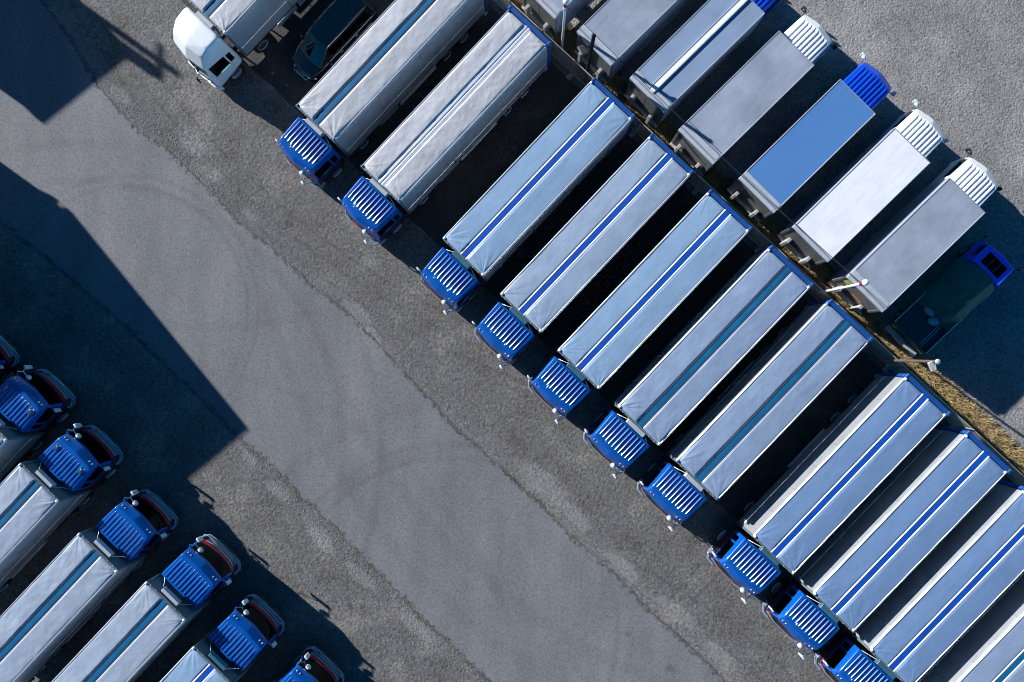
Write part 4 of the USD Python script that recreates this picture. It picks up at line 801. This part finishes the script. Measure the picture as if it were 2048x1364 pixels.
def red_pole(b, label, h=5.4):
    t = thing('warning_pole', label, 'pole', (b[0], b[1], 0), group='white poles holding the wire')
    obj('shaft', tube([(0, 0, 0), (0, 0, h)], 0.06, 14), K['white_paint'], t, 40)
    obj('collar', cyl((0, 0, h - 0.5), (0, 0, 1), 0.085, 0.05), K['galvanised'], t, 40)
    obj('red_cap', blob([(0, 0, h - 0.28), (0, 0, h - 0.08)], 0.085, ICO1), K['red_paint'], t, 40)
    obj('white_lamp', ellipsoid((0.02, 0.02, h + 0.1), (0.14, 0.14, 0.13)), K['white_paint'], t, True)
WP1, WP2 = (1.19, 14.8), (13.62, 2.85)
red_pole(WP1, 'white pole with a red and white tip near the top edge'); red_pole(WP2, 'white pole with red and white tip, behind the box lorry next to the flatbed')
lp = thing('lamp_pole', 'black lamp pole behind the fence near the top, lamp pointing down', 'lamp post', (2.37, 13.28, 0))
obj('shaft', tube([(0, 0, 0), (0, 0, 5.65)], 0.085, 16), K['black_pole'], lp, 40); obj('cap', ellipsoid((0, 0, 5.66), (0.1, 0.1, 0.06)), K['black_pole'], lp, True)
la = obj('lamp_arm', tube([(0, 0, 4.75), (-0.3, -0.14, 4.7)], 0.025), K['black_pole'], lp, 40)
obj('lamp_head', moved(box(-0.16, 0.16, -0.2, 0.2, -0.05, 0.05, 0.02), (-0.42, -0.2, 4.62), rz=0.5, ry=0.5), K['steel_grey'], la)
bp = thing('lamp_pole', 'brown steel lamp pole by the dry grass at the right end of the fence', 'lamp post', (15.86, -0.4, 0))
obj('shaft', tube([(0, 0, 0), (0, 0, 6.9)], 0.062, 16), K['brown_pole'], bp, 40); obj('cap', ellipsoid((0, 0, 6.92), (0.11, 0.11, 0.08)), K['galvanised'], bp, True)
la = obj('lamp_arm', tube([(0, 0, 6.7), (0.1, -0.32, 6.6)], 0.02), K['galvanised'], bp, 40)
obj('lamp_head', moved(box(-0.1, 0.1, -0.2, 0.2, -0.06, 0.06, 0.02), (-0.05, -0.2, 6.55), rz=0.4), K['galvanised'], la)
wpts = []
for u in np.linspace(0, 1, 25):
    q = np.array(WP1) * (1 - u) + np.array(WP2) * u; wpts.append((q[0], q[1], 5.2 - 4 * 0.45 * u * (1 - u)))
tag(obj('wire', tube(wpts, 0.013, 6), K['trim_dark'], None, 40), 'thin wire slung between the two white poles', 'wire')

# ------------------------------------------------------------------ what throws the big shadows, standing outside the picture
TAN = math.tan(SUN_EL); SD = -SUN_AZ
def building(corner, ax, la, ay, lb, h, label, name, roof):
    ax, ay = np.array(ax) / np.linalg.norm(ax), np.array(ay) / np.linalg.norm(ay)
    t = thing(name, label, 'building')
    c = np.array(corner)
    def block(u0, u1, w0, w1, z0, z1):
        p = [c + ax * a + ay * b for a, b in ((u0, w0), (u1, w0), (u1, w1), (u0, w1))]
        return trimesh.convex.convex_hull(np.array([(q[0], q[1], z) for q in p for z in (z0, z1)]))
    w = obj('wall', block(0.12, la - 0.12, 0.12, lb - 0.12, 0, h - 0.2), K['wall_cream'], t)
    obj('roof', block(0, la, 0, lb, h - 0.2, h), K[roof], t)
    for u in np.arange(1.5, la - 2, 3.0):
        f = obj('window', block(u, u + 1.4, 0.06, 0.125, 1.2, 2.4), K['trim_white'], w); obj('pane', block(u + 0.08, u + 1.32, 0.05, 0.058, 1.28, 2.32), K['privacy_glass'], w)
    obj('door', block(0.06, 0.125, lb * 0.4, lb * 0.4 + 3, 0.02, 2.8), K['steel_grey'], w)
ha = 6.4; L = ha / TAN
building(P(500, 860) + SUN_AZ * L, P(145, 424) - P(500, 860), np.linalg.norm(P(145, 424) - P(500, 860)), P(390, 950) - P(500, 860), 9, ha, 'low cream shed outside the left edge, shading the road', 'shed', 'roof_slate')
hc = 5.2; L = hc / TAN; ux = P(0, 345) - P(122, 404)
building(P(122, 404) + SUN_AZ * L, ux, 6, np.array([-0.6, -0.8]) * 1.0, 4.0, hc, 'lean-to behind the cream shed outside the left edge, its eaves stepping the shadow', 'shed', 'roof_slate')
hb = 6.0; L = hb / TAN
building(P(268, 108) + SUN_AZ * L, P(160, 0) - P(268, 108), 12, P(90, 250) - P(268, 108), np.linalg.norm(P(90, 250) - P(268, 108)), hb, 'narrow cream outbuilding beyond the upper left corner, shading the yard', 'outbuilding', 'roof_slate')
up_h = 9.0; pb = P(358, 150) + SUN_AZ * up_h / TAN
up = thing('utility_pole', 'concrete utility pole beyond the upper left corner whose shadow crosses the yard', 'utility pole', (pb[0], pb[1], 0))
obj('shaft', trimesh.creation.cylinder(0.16, segment=((0, 0, 0), (0, 0, up_h)), sections=16), K['concrete'], up, 40)
obj('crossarm', box(-0.1, 0.1, -0.9, 0.9, up_h - 0.5, up_h - 0.38, 0.01), K['galvanised'], up)
obj('transformer', cyl((-0.35, -0.45, up_h - 0.85), (0, 0, 1), 0.3, 0.9), K['steel_grey'], up, 40)

# ------------------------------------------------------------------ loose stones and grass
def scatter(name, pts, sizes, m, seed, label, catg, flat=0.6):
    r = np.random.default_rng(seed); bv = np.array([(1, 0, 0), (0, 1, 0), (-1, 0, 0), (0, -1, 0), (0, 0, 1)], float); bf = np.array([(0, 1, 4), (1, 2, 4), (2, 3, 4), (3, 0, 4)])
    V_, F_ = [], []
    for k, (p, s) in enumerate(zip(pts, sizes)):
        v = bv * (s * r.uniform(0.6, 1.2, 3) * np.array([1, 1, flat])) * (1 + 0.25 * r.normal(size=(len(bv), 1))); a = r.uniform(0, 6.28)
        v = np.column_stack([v[:, 0] * math.cos(a) - v[:, 1] * math.sin(a) + p[0], v[:, 0] * math.sin(a) + v[:, 1] * math.cos(a) + p[1], v[:, 2] + s * 0.15 + 0.008]); V_.append(v); F_.append(bf + k * len(bv))
    o = obj(name, trimesh.Trimesh(np.vstack(V_), np.vstack(F_), process=False), m); tag(o, label, catg, kind='stuff')
r = np.random.default_rng(21)
def along(line, n, off, spread, lo, hi, dens):
    seg = np.linalg.norm(np.diff(line, axis=0), axis=1); s = np.concatenate([[0], np.cumsum(seg)]); t = r.uniform(0, s[-1], n)
    keep = meshkit.fbm(np.column_stack([t * dens, np.zeros(n), np.zeros(n)])) > r.normal(0.0, 0.12, n); t = t[keep]
    q = np.column_stack([np.interp(t, s, line[:, k]) for k in (0, 1)]); e = np.column_stack([np.interp(t + 0.3, s, line[:, k]) for k in (0, 1)]) - q
    L_ = np.linalg.norm(e, axis=1, keepdims=True); e = e / np.maximum(L_, 1e-9); nn = np.column_stack([-e[:, 1], e[:, 0]])
    return q + nn * (off + np.abs(r.normal(0, spread, len(t))) * np.sign(off))[:, None]
def inside(q, m=3): return q[(np.abs(q[:, 0]) < 28 + m) & (np.abs(q[:, 1]) < 18 + m)]
e1 = inside(along(ne, 60000, 0.02, 0.55, 0, 0, 0.45)); e2 = inside(along(sw, 36000, -0.02, 0.6, 0, 0, 0.45))
pp = np.vstack([e1, e2]); scatter('edge_gravel', pp, r.lognormal(math.log(0.014), 0.32, len(pp)), K['pebble'], 31, 'fine pale stones strewn along the broken edges of the asphalt', 'gravel')
def blades(pts, hmin, hmax, seed):
    r2 = np.random.default_rng(seed); n = len(pts); a = r2.uniform(0, 6.28, n); h = r2.uniform(hmin, hmax, n); ln = r2.normal(0, 0.55, (n, 2)) * h[:, None]; w = r2.uniform(0.006, 0.016, n)
    d = np.column_stack([np.cos(a), np.sin(a)]) * w[:, None]
    b0, b1 = np.column_stack([pts - d, np.full(n, 0.008)]), np.column_stack([pts + d, np.full(n, 0.008)])
    m0, m1 = np.column_stack([pts - d * 0.7 + ln * 0.4, h * 0.6]), np.column_stack([pts + d * 0.7 + ln * 0.4, h * 0.6]); tp = np.column_stack([pts + ln, h])
    v = np.stack([b0, b1, m0, m1, tp], 1).reshape(-1, 3); k = np.arange(n)[:, None] * 5
    f = np.concatenate([k + np.array([0, 1, 3]), k + np.array([0, 3, 2]), k + np.array([2, 3, 4])]); return trimesh.Trimesh(v, f, process=False)
def clumps(n, w0, w1, seed, thr, per):
    r2 = np.random.default_rng(seed); c = r2.uniform(0, fl + 6, n); o = r2.uniform(w0, w1, n); q = F0 + FD * c[:, None] + FN * o[:, None]
    keep = meshkit.fbm(np.column_stack([q * 0.7, np.full(n, seed)])) > thr; q = q[keep]
    return np.repeat(q, per, 0) + r2.normal(0, 0.09, (len(q) * per, 2))
tag(obj('dry_weeds', blades(clumps(3000, 0.3, 1.3, 3, 0.02, 30), 0.08, 0.42, 4), K['dry_grass']), 'dry straw-coloured weeds along the strip behind the fence', 'weeds', kind='stuff')
tag(obj('green_weeds', blades(clumps(550, 0.2, 0.9, 11, 0.08, 26), 0.08, 0.35, 5), K['green_grass']), 'green weeds growing in patches along the strip behind the fence', 'weeds', kind='stuff')
